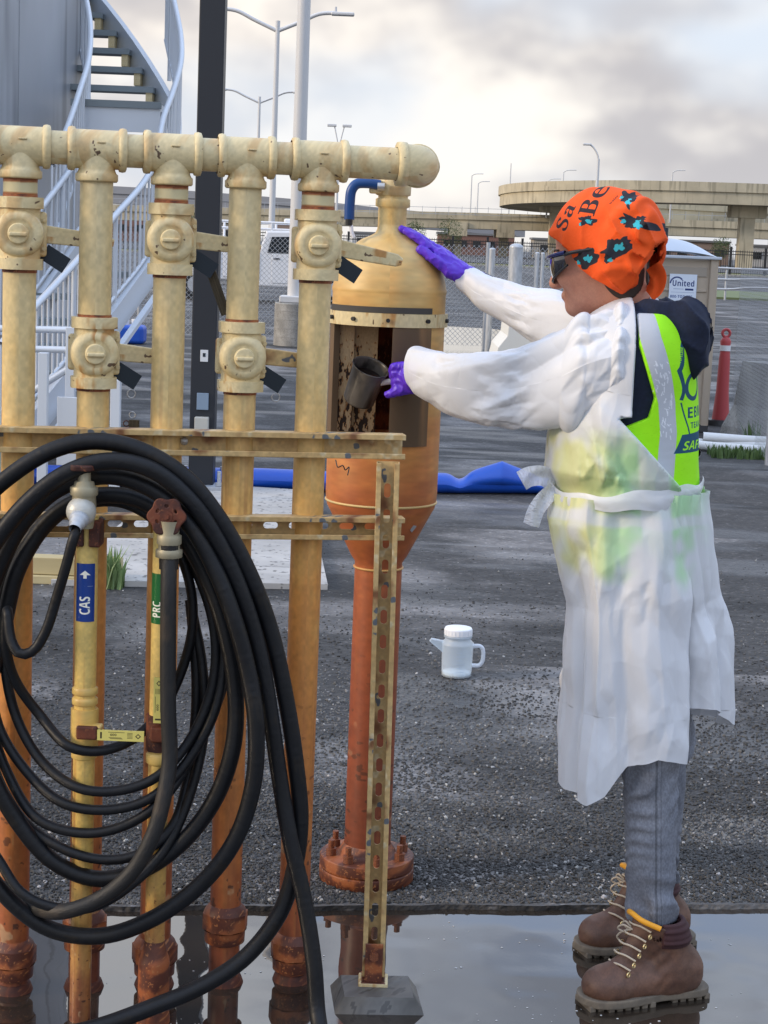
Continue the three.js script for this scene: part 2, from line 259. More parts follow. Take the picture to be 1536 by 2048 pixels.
  for (let i = 0; i < NB; i++) { const c = Math.floor(R() * 34), x = -0.6 + hash(c, 1, 9) * 1.7 + (R() - 0.5) * 0.10, z = -3.3 - hash(c, 2, 9) * 0.62 + (R() - 0.5) * 0.07, s = 0.0007 + 0.0017 * R() * R(); m.compose(new THREE.Vector3(x, 0.0004, Math.max(z, edgeZ(x) + 0.03)), q.identity(), new THREE.Vector3(s * 1.6, s * 0.7, s)); bub.setMatrixAt(i, m); }
  bub.name = 'water_bubbles'; bub.userData = { kind: 'stuff', label: 'tiny bubbles and specks floating on the puddle', category: 'bubbles' }; scene.add(bub);
}
// pale slab behind the pipes
{
  const sl = new THREE.Shape(); [[-0.234, 7.761], [-1.42, 7.61], [-1.30, 10.9], [-0.42, 10.75], [-0.30, 8.6]].forEach((p, i) => i ? sl.lineTo(p[0], p[1]) : sl.moveTo(p[0], p[1])); sl.closePath();
  const g = new THREE.ExtrudeGeometry(sl, { depth: 0.03, bevelEnabled: false }).rotateX(-Math.PI / 2).translate(0, GY - 0.005, 0);
  struct('concrete_slab', g, S({ map: tex(512, 512, (u, v) => { const n = fbm(u * 8, v * 8, 8, 4, 551), f = fbm(u * 46, v * 46, 46, 2, 553); let c = 176 + 44 * (n - 0.5); if (f > 0.72) c -= 60 * sst(0.72, 0.78, f); return [c, c * 0.98, c * 0.95]; }, { srgb: true, rep: [0.9, 0.9] }), roughness: 0.8, bumpMap: grainBump, bumpScale: 0.003 }));
}
// wet patch shining in the yard
{ const s = new THREE.Shape(); for (let i = 0; i < 48; i++) { const a = i / 48 * Math.PI * 2, r = 1 + 0.25 * n3(Math.cos(a) * 2, Math.sin(a) * 2, 3); const x = 1.1 + 1.7 * r * Math.cos(a), y = 30 + 4.5 * r * Math.sin(a); i ? s.lineTo(x, y) : s.moveTo(x, y); } s.closePath();
  struct('yard_puddle', new THREE.ShapeGeometry(s).rotateX(-Math.PI / 2).translate(0, GY + 0.004, 0), S({ color: rgb(0.05, 0.05, 0.05), roughness: 0.12, ior: 1.8 })); }

// ================================================================ pipe manifold
const RX = i => -0.713 + 0.14 * i, RZ = i => -3.459 - 0.0265 * i, ROWA = Math.atan2(0.0265, 0.14), HY = 1.677;
const manifold = thing('pipe_manifold', 'cream painted steel pipe manifold of five risers under one header pipe', 'pipework', [RX(2), 0, RZ(2)], undefined, ROWA);
{
  const P = manifold, dx = Math.hypot(0.14, 0.0265), X = i => (i - 2) * dx, PR = 0.0315;
  const along = (g) => g.rotateZ(Math.PI / 2);
  const xE = 0.4472;
  mesh('header_pipe', boxUV(along(G.cyl(PR, PR, xE - (X(0) - 0.25), 40)).translate((xE + X(0) - 0.25) / 2, HY, 0)), M.cream, P);
  const tee = merge([along(G.cyl(0.0368, 0.0368, 0.105, 40)), ...[-1, 1].map(s => G.lathe([[0.036, -0.008], [0.0405, -0.006], [0.0418, 0], [0.0405, 0.006], [0.036, 0.008]], 40).rotateZ(Math.PI / 2).translate(s * 0.048, 0, 0)), G.lathe([[0.034, 0], [0.0345, -0.038], [0.037, -0.044], [0.0405, -0.047], [0.0405, -0.058], [0.038, -0.061], [0.031, -0.061]], 40)]);
  boxUV(tee);
  const shiftUV = (g, k) => { const c = g.clone(), u = c.attributes.uv; for (let q = 0; q < u.count; q++) u.setXY(q, u.getX(q) + 0.173 * k, u.getY(q) + 0.291 * k); return c; };
  for (let i = 0; i < 5; i++) { const t = mesh('tee_fitting', shiftUV(tee, i + 1), M.cream, P); t.position.set(X(i), HY, 0); mesh('cast_mark', G.rbox(0.016, 0.003, 0.004, 0.001, 0.004 + 0.003 * (i % 2), 0.012, 0.036), M.cream, t); }
  // end elbow turning back to the vessel, run and drop elbow
  { // quarter bend in the horizontal plane: from +x to -z
    const c = []; for (let k = 0; k <= 10; k++) { const a = k / 10 * Math.PI / 2; c.push([xE + 0.042 * Math.sin(a), HY, -0.042 + 0.042 * Math.cos(a)]); }
    const e0 = c[0][0], zE = c[10][2];
    mesh('elbow', boxUV(merge([new THREE.TubeGeometry(new THREE.CatmullRomCurve3(c.map(p => new THREE.Vector3(...p))), 20, 0.0395, 32), G.lathe([[0.033, -0.010], [0.0425, -0.009], [0.0435, 0], [0.0425, 0.009], [0.033, 0.010]], 40).rotateZ(Math.PI / 2).translate(e0, HY, 0), G.lathe([[0.033, -0.010], [0.0425, -0.009], [0.0435, 0], [0.0425, 0.009], [0.033, 0.010]], 40).rotateX(Math.PI / 2).translate(c[10][0], HY, zE - 0.004)])), M.cream, P);
  }
  // risers
  const nip = [0, 2, 4];
  for (let i = 0; i < 5; i++) {
    const up = nip.includes(i), vy = up ? 1.513 : 1.291, r = mesh('riser_pipe', G.cyl(PR, PR, 1.65, 40, 0, 0.815, 0), M.pipes[i], P); r.position.set(X(i), 0, 0);
    if (up) mesh('nipple_pipe', G.cyl(PR + 0.0008, PR + 0.0008, 0.036, 40, 0, 1.5985, 0), M.nipple, r);
    // union near the water
    const uy = [0.075, 0.13, 0.07, 0.135, 0.07][i];
    mesh('union_fitting', boxUV(merge([G.cyl(0.047, 0.047, 0.034, 8, 0, uy, 0).rotateY(0.3 * i), G.lathe([[0.0318, -0.05], [0.041, -0.045], [0.042, -0.02], [0.045, -0.018]], 32).translate(0, uy, 0), G.lathe([[0.044, 0.017], [0.041, 0.024], [0.036, 0.03], [0.0318, 0.034]], 32).translate(0, uy, 0)])), M.rust, r);
    mesh('grout_collar', boxUV(G.lathe([[0.0318, 0.018], [0.036, 0.014], [0.041, 0.0], [0.041, -0.004]], 24)), M.darkRust, r);
    // plug valve
    const bodyG = boxUV(merge([G.cyl(0.047, 0.047, 0.021, 8, 0, 0.058, 0).rotateY(Math.PI / 8), G.cyl(0.047, 0.047, 0.021, 8, 0, -0.057, 0).rotateY(Math.PI / 8),
      G.lathe([[0.040, 0.052], [0.0385, 0.046], [0.0385, 0.02], [0.0385, -0.02], [0.0385, -0.046], [0.040, -0.052]], 40),
      G.lathe([[0.0, -0.05], [0.043, -0.05], [0.046, -0.02], [0.0455, 0.030], [0.043, 0.040], [0.036, 0.045], [0.028, 0.046], [0.026, 0.043], [0.0, 0.043]], 48).rotateX(Math.PI / 2),
      G.rbox(0.020, 0.085, 0.018, 0.006, 0.040, 0, -0.008), G.rbox(0.016, 0.070, 0.016, 0.006, -0.041, 0, -0.010)]));
    const v = mesh('plug_valve', shiftUV(bodyG, i * 1.7 + 2), up ? M.cream : M.creamRust, r); v.position.y = vy; v.rotation.y = i % 2 ? 0.04 : -0.05;
    mesh('valve_cap', boxUV(merge([G.lathe([[0, 0.0535], [0.017, 0.0535], [0.0195, 0.051], [0.0205, 0.042]], 32).rotateX(Math.PI / 2), G.rbox(0.034, 0.008, 0.010, 0.003, 0, -0.001, 0.0545)])), up ? M.cream : M.creamRust, v);
    for (const k of [-1, 1]) mesh('thread_ring', boxUV(G.cyl(PR + 0.0013, PR + 0.0013, 0.006, 36, 0, k * 0.0705, 0)), M.rust, v);
    const lev = shp([[0.036, -0.016], [0.036, 0.014], [0.10, 0.009], [0.165, 0.004], [0.175, -0.002], [0.174, -0.012], [0.165, -0.016], [0.10, -0.017]]);
    const L = mesh('lever', boxUV(extr(lev, 0.010, 0.0025)), i === 3 ? M.strut : M.creamRust, v); L.position.set(0, 0.004, -0.036); L.rotation.z = i === 4 ? -0.13 : -0.045;
    const ts = shp([[0, 0], [0.05, 0], [0.05, 0.032], [0, 0.032]]); const ho = new THREE.Path(); ho.absarc(0.041, 0.009, 0.0035, 0, 7); ts.holes.push(ho);
    const tb = mesh('lock_tab', extr(ts, 0.003), M.tab, v); tb.position.set(0.036, -0.046, -0.022); tb.rotation.z = -0.55;
    for (const [bx, by] of [[0.046, 0.027], [0.046, -0.027]]) mesh('bolt', G.cyl(0.0045, 0.0045, 0.01, 6).rotateX(Math.PI / 2).translate(bx, by, 0.002), M.creamRust, v);
    if (i === 1 || i === 3) { mesh('key_ring', new THREE.TorusGeometry(0.008, 0.0011, 6, 20).translate(0.075, -0.080, -0.02), M.steel, v); }
  }
}
// weathered wooden tags hanging behind the valves
{
  const woodM = S({ map: tex(128, 256, (u, v) => mix3([98, 88, 66], [52, 46, 38], fbm(u * 12, v * 2, 64, 4, 571)), { srgb: true }), roughness: 0.9, bumpMap: grainBump, bumpScale: 0.001 });
  const t = thing('wooden_tag', 'narrow weathered wooden stick hanging from a key ring below a lock tab', 'tag', [-0.507, 1.105, -3.545]);
  mesh('stick', G.rbox(0.020, 0.115, 0.010, 0.001, 0.006, -0.005, 0), woodM, t); mesh('chain', [...Array(6)].map((_, k) => new THREE.TorusGeometry(0.0055, 0.0012, 5, 12).rotateY(k % 2 ? 1.4 : 0.2).translate(-0.009, 0.045 - k * 0.016, 0.004)), M.darkRust, t); mesh('ring', new THREE.TorusGeometry(0.006, 0.001, 6, 16).translate(0.002, 0.062, 0), M.steel, t);
  const t2 = thing('wooden_tag', 'tilted weathered wooden stick hanging in front of the black steel post', 'tag', [-0.345, 1.42, -3.56]);
  mesh('stick', G.rbox(0.018, 0.105, 0.012, 0.001).rotateZ(0.36), woodM, t2); mesh('clip', G.rbox(0.014, 0.02, 0.008, 0.002, -0.032, 0.062, 0).rotateZ(0.1), M.whiteCast, t2); mesh('cord', G.bar([-0.03, 0.06, 0], [-0.016, 0.05, 0], 0.0012, 5), M.black, t2);
}

// ================================================================ vessel
const VX = -0.008, VZ = -4.16;
const vessel = thing('separator_vessel', 'tall cream and rust steel vessel with domed top and open side port', 'vessel', [VX, GY, VZ]);
{
  const P = vessel; P.position.y = 0;
  const stV = [[0, [112, 58, 38]], [0.25, [138, 70, 42]], [0.46, [160, 86, 48]], [0.56, [178, 104, 56]], [0.66, [200, 132, 70]], [0.80, [208, 160, 92]], [0.92, [210, 176, 112]], [1, [206, 184, 130]]];
  const vt = pipeTex(911, stV, 512, 1024, 10); const vm = S({ map: vt, roughness: 0.46, ...paintBump });
  const hv = (g) => { const p = g.attributes.position, uv = g.attributes.uv; for (let i = 0; i < p.count; i++) uv.setY(i, clamp(p.getY(i) / 1.64, 0.003, 0.997)); return g; };
  function ring(r0, r1, y0, y1, a0, a1, seg) { // wall sector, angle 0 faces the camera, positive to the right
    const P3 = [], N3 = [], U = []; const pt = (r, a, y) => [r * Math.sin(a), y, r * Math.cos(a)];
    const quad = (p, n, u) => { for (const k of [0, 1, 2, 0, 2, 3]) { P3.push(...p[k]); N3.push(...n[k]); U.push(...u[k]); } };
    const uvAt = (a, y) => [a / 6.2832 + 0.5, clamp(y / 1.64, 0.003, 0.997)];
    for (let i = 0; i < seg; i++) { const a = lerp(a0, a1, i / seg), b = lerp(a0, a1, (i + 1) / seg);
      const na = [Math.sin(a), 0, Math.cos(a)], nb = [Math.sin(b), 0, Math.cos(b)], neg = v => v.map(x => -x), U4 = [uvAt(a, y0), uvAt(b, y0), uvAt(b, y1), uvAt(a, y1)];
      quad([pt(r1, a, y0), pt(r1, b, y0), pt(r1, b, y1), pt(r1, a, y1)], [na, nb, nb, na], U4);
      quad([pt(r0, b, y0), pt(r0, a, y0), pt(r0, a, y1), pt(r0, b, y1)], [neg(nb), neg(na), neg(na), neg(nb)], [U4[1], U4[0], U4[3], U4[2]]);
      quad([pt(r0, a, y1), pt(r1, a, y1), pt(r1, b, y1), pt(r0, b, y1)], Array(4).fill([0, 1, 0]), [U4[3], U4[3], U4[2], U4[2]]);
      quad([pt(r1, a, y0), pt(r0, a, y0), pt(r0, b, y0), pt(r1, b, y0)], Array(4).fill([0, -1, 0]), [U4[0], U4[0], U4[1], U4[1]]); }
    for (const [a, s] of [[a0, -1], [a1, 1]]) { const n = [s * Math.cos(a), 0, -s * Math.sin(a)], q = [pt(r0, a, y0), pt(r1, a, y0), pt(r1, a, y1), pt(r0, a, y1)]; if (s > 0) q.reverse(); quad(q, Array(4).fill(n), [uvAt(a, y0), uvAt(a, y0), uvAt(a, y1), uvAt(a, y1)]); }
    const g = new THREE.BufferGeometry(); g.setAttribute('position', new THREE.Float32BufferAttribute(P3, 3)); g.setAttribute('normal', new THREE.Float32BufferAttribute(N3, 3)); g.setAttribute('uv', new THREE.Float32BufferAttribute(U, 2)); return g;
  }
  const R = 0.130, TH = 0.008;
  mesh('lower_shell', hv(G.lathe([[0.0555, 0.06], [0.0555, 0.77], [0.056, 0.785], [0.066, 0.80], [0.119, 0.905], [0.126, 0.918], [0.129, 0.935], [R, 0.95], [R, 1.083], [R - TH, 1.083], [R - TH, 0.95], [0.11, 0.91]], 64)), vm, P);
  mesh('middle_shell', ring(R - TH, R, 1.083, 1.342, 6 * DEG, 286 * DEG, 60), vm, P);
  mesh('dome_head', hv(G.lathe([[R - TH, 1.342], [R, 1.342], [R, 1.41], [0.1315, 1.414], [0.1315, 1.42], [0.1298, 1.424], [0.127, 1.44], [0.119, 1.468], [0.106, 1.494], [0.088, 1.516], [0.067, 1.531], [0.048, 1.539], [0.038, 1.545], [0.0335, 1.554], [0.0325, 1.565]], 72)), vm, P);
  mesh('weld_bead', boxUV(new THREE.TorusGeometry(0.1285, 0.0028, 8, 72).rotateX(Math.PI / 2).translate(0, 0.93, 0)), vm, P); mesh('weld_bead', boxUV(new THREE.TorusGeometry(0.0565, 0.0028, 8, 72).rotateX(Math.PI / 2).translate(0, 0.772, 0)), vm, P);
  mesh('neck_pipe', hv(G.lathe([[0.0325, 1.555], [0.0325, 1.603], [0.0395, 1.606], [0.0395, 1.622], [0.034, 1.625], [0.034, 1.64]], 40)), vm, P);
  // bolted strap above the port, dark gasket behind it
  const strap = mesh('strap', ring(R + 0.0005, R + 0.0065, 1.338, 1.368, -92 * DEG, 92 * DEG, 60), M.creamRust, P);
  for (const a of [-66, -34, 0, 40, 74]) mesh('bolt', G.cyl(0.0048, 0.0048, 0.008, 8).rotateX(Math.PI / 2).translate(0, 1.353, R + 0.009).rotateY(a * DEG), M.black, strap);
  mesh('gasket', ring(R + 0.0004, R + 0.003, 1.3685, 1.382, -80 * DEG, 48 * DEG, 40), S({ color: rgb(0.06, 0.055, 0.05), roughness: 0.8 }), P);
  // slid-open cover plate on the right, worn edge on the left, peeling plate inside
  const dirty = S({ map: tex(256, 256, (u, v) => { const n = fbm(u * 5, v * 5, 5, 4, 601), s = fbm(u * 16, v * 3, 48, 4, 603); return mix3(mix3([122, 98, 70], [84, 66, 48], n), [150, 112, 74], sst(0.56, 0.74, s)); }, { srgb: true }), roughness: 0.72, ...paintBump });
  mesh('sliding_cover', ring(R + 0.001, R + 0.005, 1.070, 1.337, 5 * DEG, 47 * DEG, 30), dirty, P);
  mesh('port_edge', ring(R - 0.012, R + 0.003, 1.085, 1.337, -86 * DEG, -66 * DEG, 14), dirty, P);
  const peel = tex(256, 512, (u, v) => { const n = fbm(u * 9, v * 18, 64, 4, 611) + 0.40 * (0.42 - v), f = fbm(u * 30, v * 50, 64, 2, 613); let c = mix3([206, 180, 138], [178, 150, 118], f); c = mix3(c, [40, 24, 14], sst(0.56, 0.60, n)); c = mix3(c, [150, 96, 46], sst(0.5, 0.56, n) * (1 - sst(0.56, 0.6, n))); return c; }, { srgb: true });
  const baf = mesh('inner_plate', G.rbox(0.042, 0.252, 0.006, 0.001, -0.096, 1.217, 0.035), S({ map: peel, roughness: 0.7, bumpMap: grainBump, bumpScale: 0.002 }), P); mesh('inner_panel', G.rbox(0.058, 0.250, 0.006, 0.001, -0.050, 1.213, 0.020), S({ map: peel, roughness: 0.7 }), P);
  mesh('back_lining', ring(R - TH - 0.003, R - TH - 0.001, 1.083, 1.342, 10 * DEG, 284 * DEG, 50), S({ map: M.rust.map, color: rgb(0.8, 0.75, 0.7), roughness: 0.75 }), P);
  mesh('port_lip', boxUV(merge([ring(R - 0.02, R + 0.006, 1.079, 1.0835, -88 * DEG, 4 * DEG, 24)])), M.strut, P);
  // bare scrape on the cone
  const sc = shp([[0, 0], [0.012, 0.010], [0.02, 0.03], [0.032, 0.046], [0.026, 0.052], [0.012, 0.040], [0.004, 0.022], [-0.006, 0.008]]);
  const scr = mesh('bare_patch', extr(sc, 0.0015), M.galv, P); scr.position.set(0.073, 0.868, 0.070); scr.rotation.set(0.5, 0.8, -0.1);
  // base flanges with studs
  mesh('base_flange', boxUV(merge([G.lathe([[0.056, 0.10], [0.066, 0.085], [0.072, 0.074], [0.110, 0.073], [0.113, 0.070], [0.113, 0.046], [0.111, 0.044]], 64), G.lathe([[0.100, 0.044], [0.111, 0.042], [0.1135, 0.039], [0.1135, 0.014], [0.10, 0.010]], 64)])), M.rust, P);
  for (let k = 0; k < 8; k++) { const a = (k + 0.35) / 8 * Math.PI * 2; const b = mesh('stud', G.cyl(0.0075, 0.0075, 0.05, 10, 0, 0.085, 0), M.rust, P); b.position.set(0.089 * Math.sin(a), 0, 0.089 * Math.cos(a)); mesh('nut', G.cyl(0.0135, 0.0135, 0.017, 6, 0, 0.082, 0), M.rust, b); }
  // drop elbow, ball valve and blue lever on top
  const feed = [[0.062, 1.677, 0.50], [0.055, 1.685, 0.25], [0.02, 1.70, 0.05], [0.0, 1.70, 0.0], [0, 1.68, -0.006], [0, 1.64, -0.006]];
  mesh('feed_pipe', boxUV(G.tube(feed, 0.030, 60, 24)), M.cream, P);
  const bv = mesh('ball_valve', boxUV(merge([G.lathe([[0.03, 1.628], [0.040, 1.632], [0.041, 1.66], [0.034, 1.668]], 32), G.rbox(0.03, 0.03, 0.03, 0.005, -0.04, 1.648, 0.02)])), M.cream, P);
  mesh('lever_handle', G.tube([[-0.03, 1.652, 0.045], [-0.06, 1.655, 0.05], [-0.083, 1.652, 0.05], [-0.094, 1.638, 0.05], [-0.097, 1.61, 0.05], [-0.097, 1.572, 0.05]], 0.0115, 40, 10).scale(1, 1, 0.8), M.blueGrip, bv); mesh('lever_tip', G.cyl(0.0085, 0.008, 0.014, 12, -0.097, 1.566, 0.05), M.black, bv); mesh('stem_nut', G.cyl(0.010, 0.010, 0.016, 6).rotateZ(Math.PI / 2).translate(-0.028, 1.648, 0.045), M.steel, bv); mesh('seal_tag', G.tube([[-0.092, 1.56, 0.05], [-0.09, 1.545, 0.052], [-0.085, 1.532, 0.053]], 0.0045, 10, 8), S({ color: rgb(0.7, 0.7, 0.75), roughness: 0.3 }), bv);
}

// ================================================================ strut frame
function strutG(len, slots) { // channel along x, 41 mm wide, open to +z, lips turned in
  const h = 0.043, w = 0.038, t = 0.0028, list = [];
  const web = shp([[0, -h / 2], [len, -h / 2], [len, h / 2], [0, h / 2]]);
  if (slots) for (let x = 0.02; x < len - 0.03; x += 0.051) { const p = new THREE.Path(); p.absarc(x, 0, 0.0065, Math.PI / 2, -Math.PI / 2, false); p.absarc(x + 0.016, 0, 0.0065, -Math.PI / 2, Math.PI / 2, false); p.closePath(); web.holes.push(p); }
  list.push(extr(web, t).translate(0, 0, -w / 2));
  for (const s of [-1, 1]) { list.push(G.rbox(len, t, w, 0.001, len / 2, s * (h / 2 - t / 2 + 0.0012), 0.0008)); list.push(G.rbox(len, 0.0095, t + 0.0012, 0.001, len / 2, s * (h / 2 - 0.0042), w / 2 - 0.001)); }
  return boxUV(merge(list));
}
const frame = thing('strut_frame', 'rusty cream slotted channel frame of two rails and one post before the pipes', 'frame', [0.016, 0, -3.5]);
{
  const P = frame;
  const a = mesh('upper_rail', strutG(0.90, false), M.strut, P); a.position.set(-0.866, 1.124, 0.100); a.rotation.y = ROWA; a.scale.y = 1.08;
  mesh('rail_bolt', G.lathe([[0, 0.004], [0.006, 0.003], [0.0075, 0]], 16).rotateX(Math.PI / 2).translate(0.465, 0, -0.015), M.steel, a);
  const b = mesh('lower_rail', strutG(0.905, true), M.strut, P); b.position.set(-0.866, 0.959, 0.100); b.rotation.y = ROWA;
  const p = mesh('post', strutG(1.055, true), M.strut, P); p.rotation.z = Math.PI / 2 + 0.011; p.position.set(0, 0.042, -0.012);
  const br = mesh('foot_bracket', boxUV(merge([G.rbox(0.036, 0.085, 0.005, 0.001, 0, 0.075, 0.020), G.rbox(0.05, 0.006, 0.06, 0.001, 0, 0.035, 0.0)])), M.rust, P); mesh('bolt', G.cyl(0.010, 0.010, 0.010, 6).rotateX(Math.PI / 2).translate(0, 0.093, 0.026), M.rust, br);
  mesh('wire_twist', G.tube([[-0.115, 1.098, -0.01], [-0.11, 1.085, 0], [-0.10, 1.09, 0.01], [-0.095, 1.08, 0], [-0.088, 1.085, -0.01], [-0.09, 1.07, 0]], 0.0012, 30, 5), M.black, P);
}
{ // low concrete foot under the post
  const t = thing('concrete_footing', 'low wet grey concrete block under the channel post', 'footing', [0.024, 0, -3.475]);
  const g = new THREE.CylinderGeometry(0.098, 0.128, 0.032, 4, 1).rotateY(Math.PI / 4 + 0.08).scale(1, 1, 0.78).translate(0, 0.014, 0); mesh('block', boxUV(g.toNonIndexed()), S({ map: M.concrete.map, color: rgb(0.30, 0.29, 0.28), roughness: 0.45, bumpMap: grainBump, bumpScale: 0.004 }), t); mesh('grout', boxUV(G.rbox(0.06, 0.012, 0.055, 0.003, -0.008, 0.032, -0.022)), M.creamRust, t);
}

// ================================================================ air line and second line with their valves
const stripTex = (bg, txt, arrow) => canvasTex(128, 512, (c, w, h) => { c.fillStyle = bg; c.fillRect(0, 0, w, h); c.fillStyle = '#f1efe0'; c.save(); c.translate(w / 2, h - 60); c.rotate(-Math.PI / 2); c.font = 'bold 92px sans-serif'; c.textBaseline = 'middle'; c.fillText(txt, 0, 0); c.restore(); if (arrow) { c.beginPath(); c.moveTo(64, 60); c.lineTo(98, 100); c.lineTo(74, 100); c.lineTo(74, 130); c.lineTo(54, 130); c.lineTo(54, 100); c.lineTo(30, 100); c.closePath(); c.fill(); c.fillRect(60, 196, 2, 1); c.globalAlpha = 0.6; c.fillRect(80, 196, 34, 3); } });
function wrapLabel(r, y0, y1, a0, a1) { const g = new THREE.CylinderGeometry(r, r, y1 - y0, 20, 1, true, a0, a1 - a0); return g.translate(0, (y0 + y1) / 2, 0); }
const leverTag = canvasTex(256, 64, (c, w, h) => { c.fillStyle = '#cfc36a'; c.fillRect(0, 0, w, h); c.fillStyle = '#3b351d'; c.fillRect(16, 12, 10, 40); c.font = 'bold 22px sans-serif'; c.fillText('600', 70, 34); c.font = '11px sans-serif'; for (let k = 0; k < 4; k++) c.fillRect(62 + k * 3, 42 + k * 3, 70, 1.5); c.fillRect(60, 10, 90, 3); for (let k = 0; k < 5; k++) c.fillRect(164, 12 + k * 8, 30, 3); c.save(); c.translate(224, 32); c.rotate(Math.PI / 4); c.strokeStyle = '#3b351d'; c.lineWidth = 5; c.strokeRect(-9, -9, 18, 18); c.restore(); });
const M_lever = S({ map: leverTag, roughness: 0.45 });
function wheelG(r, lobes) { // fluted handwheel lying flat
  const s = new THREE.Shape(), n = 96; for (let i = 0; i < n; i++) { const a = i / n * Math.PI * 2, q = r * (1 + 0.085 * Math.cos(a * lobes)); i ? s.lineTo(q * Math.cos(a), q * Math.sin(a)) : s.moveTo(q, 0); } s.closePath();
  for (let k = 0; k < lobes; k++) { const a = (k + 0.5) / lobes * Math.PI * 2, h = new THREE.Path(); h.absellipse(0.60 * r * Math.cos(a), 0.60 * r * Math.sin(a), r * 0.17, r * 0.13, 0, 7, true, a + Math.PI / 2); s.holes.push(h); }
  const g = new THREE.ExtrudeGeometry(s, { depth: 0.005, bevelEnabled: true, bevelSize: 0.002, bevelThickness: 0.0025, bevelSegments: 2 }); return boxUV(merge([g, G.cyl(r * 0.36, r * 0.36, 0.013, 24).rotateX(Math.PI / 2).translate(0, 0, 0.004), G.cyl(0.006, 0.006, 0.02, 6).rotateX(Math.PI / 2).translate(0, 0, 0.006)]));
}
{
  const P = thing('air_line', 'thin yellow air pipe with a blue CAS label and hose valve', 'pipe', [-0.554, 0, -3.33]);
  const body = mesh('pipe', G.cyl(0.0205, 0.0205, 0.995, 32, 0, 0.4975, 0), M.yellowPipe, P); void body;
  mesh('pipe_label', wrapLabel(0.0212, 0.797, 0.908, -0.95, 0.95), S({ map: stripTex('#123a86', 'CAS', true), roughness: 0.35 }), P, 'blue label reading CAS with a pale arrow');
  for (const y of [0.660, 0.640, 0.535]) mesh('coupling_ring', boxUV(G.lathe([[0.0205, -0.008], [0.0245, -0.005], [0.0245, 0.005], [0.0205, 0.008]], 28).translate(0, y, 0)), M.yellowPipe, P);
  const bv = mesh('ball_valve', boxUV(merge([G.cyl(0.0265, 0.0265, 0.075, 8, 0, 0.588, 0), G.rbox(0.05, 0.022, 0.03, 0.004, 0.012, 0.588, 0.020)])), M.yellowPipe, P); mesh('hub', boxUV(G.rbox(0.04, 0.026, 0.012, 0.004, 0.012, 0.589, 0.042)), M.darkRust, bv);
  mesh('lever', G.box(0.088, 0.020, 0.004, 0.076, 0.587, 0.046), M_lever, bv);
  mesh('pipe_clamp', boxUV(merge([G.rbox(0.026, 0.05, 0.05, 0.004, -0.016, 0.965, 0.002), G.rbox(0.022, 0.05, 0.05, 0.004, 0.017, 0.965, 0.002)])), M.darkRust, P);
  const hv = mesh('hose_valve', boxUV(merge([G.lathe([[0.018, 0.98], [0.021, 1.0], [0.023, 1.02], [0.022, 1.04], [0.026, 1.042], [0.026, 1.056], [0.020, 1.058], [0.018, 1.066], [0.012, 1.068], [0.012, 1.085], [0.007, 1.086], [0.007, 1.094]], 10).translate(0, 0, 0.045)])), M.brass, P);
  mesh('ball_body', new THREE.SphereGeometry(0.0275, 28, 20).translate(-0.003, 1.012, 0.056), M.whiteCast, hv); mesh('outlet', boxUV(merge([G.lathe([[0.013, 0], [0.018, 0.003], [0.018, 0.012], [0.0145, 0.014], [0.0145, 0.022], [0.0115, 0.024], [0.0115, 0.034]], 20).rotateX(2.2).rotateZ(-0.25).translate(-0.002, 1.005, 0.072)])), M.galv, hv);
  mesh('handwheel', wheelG(0.026, 6).rotateX(-Math.PI / 2 + 0.06).translate(-0.002, 1.092, 0.045), M.darkRust, hv);
}
{
  const P = thing('yellow_service_pipe', 'thin yellow pipe with a green label behind the dark hanging hose', 'pipe', [-0.412, 0, -3.335]);
  mesh('pipe', G.cyl(0.0195, 0.0195, 0.96, 32, 0, 0.52, 0), M.yellowPipe, P);
  mesh('pipe_label', wrapLabel(0.0202, 0.797, 0.893, -1.35, 0.5), S({ map: stripTex('#14632d', 'PRC', false), roughness: 0.35 }), P, 'green pipe label mostly hidden by the hose');
  const bv = mesh('ball_valve', boxUV(merge([G.cyl(0.0255, 0.0255, 0.07, 8, 0, 0.583, 0), G.rbox(0.03, 0.03, 0.026, 0.004, 0.002, 0.585, 0.02)])), M.darkRust, P);
  mesh('lever', G.box(0.088, 0.019, 0.004, 0, 0, 0).rotateZ(Math.PI / 2).translate(0.002, 0.654, 0.035), M_lever, bv);
  mesh('coupling_ring', boxUV(G.lathe([[0.0195, 0.52], [0.0245, 0.525], [0.0245, 0.54], [0.0195, 0.545]], 28)), M.yellowPipe, P);
  mesh('reducer', boxUV(G.lathe([[0.019, 0.17], [0.021, 0.158], [0.029, 0.128], [0.0305, 0.12], [0.0305, 0.045], [0.028, 0.04], [0.031, 0.03], [0.033, 0]], 32)), S({ map: M.rust.map, color: rgb(1, 0.95, 0.9), roughness: 0.55, bumpMap: grainBump, bumpScale: 0.0012 }), P);
  const gv = mesh('gate_valve', boxUV(merge([G.lathe([[0.014, 0], [0.02, 0.004], [0.024, 0.014], [0.024, 0.03], [0.017, 0.04], [0.014, 0.06]], 10).rotateX(Math.PI / 2).translate(0.012, 1.005, -0.02), G.lathe([[0.0185, 0.92], [0.0185, 0.93], [0.025, 0.932], [0.025, 0.945], [0.02, 0.947], [0.02, 0.955], [0.023, 0.957], [0.023, 0.972], [0.018, 0.975], [0.02, 1.0]], 14).translate(0.017, 0, 0.05)])), M.brass, P);
  mesh('handwheel', wheelG(0.032, 6).rotateX(-0.10).translate(0.012, 1.008, 0.055), M.darkRust, gv); mesh('body_casting', boxUV(G.rbox(0.05, 0.05, 0.05, 0.012, 0.014, 1.006, 0.012)), M.darkRust, gv);
}

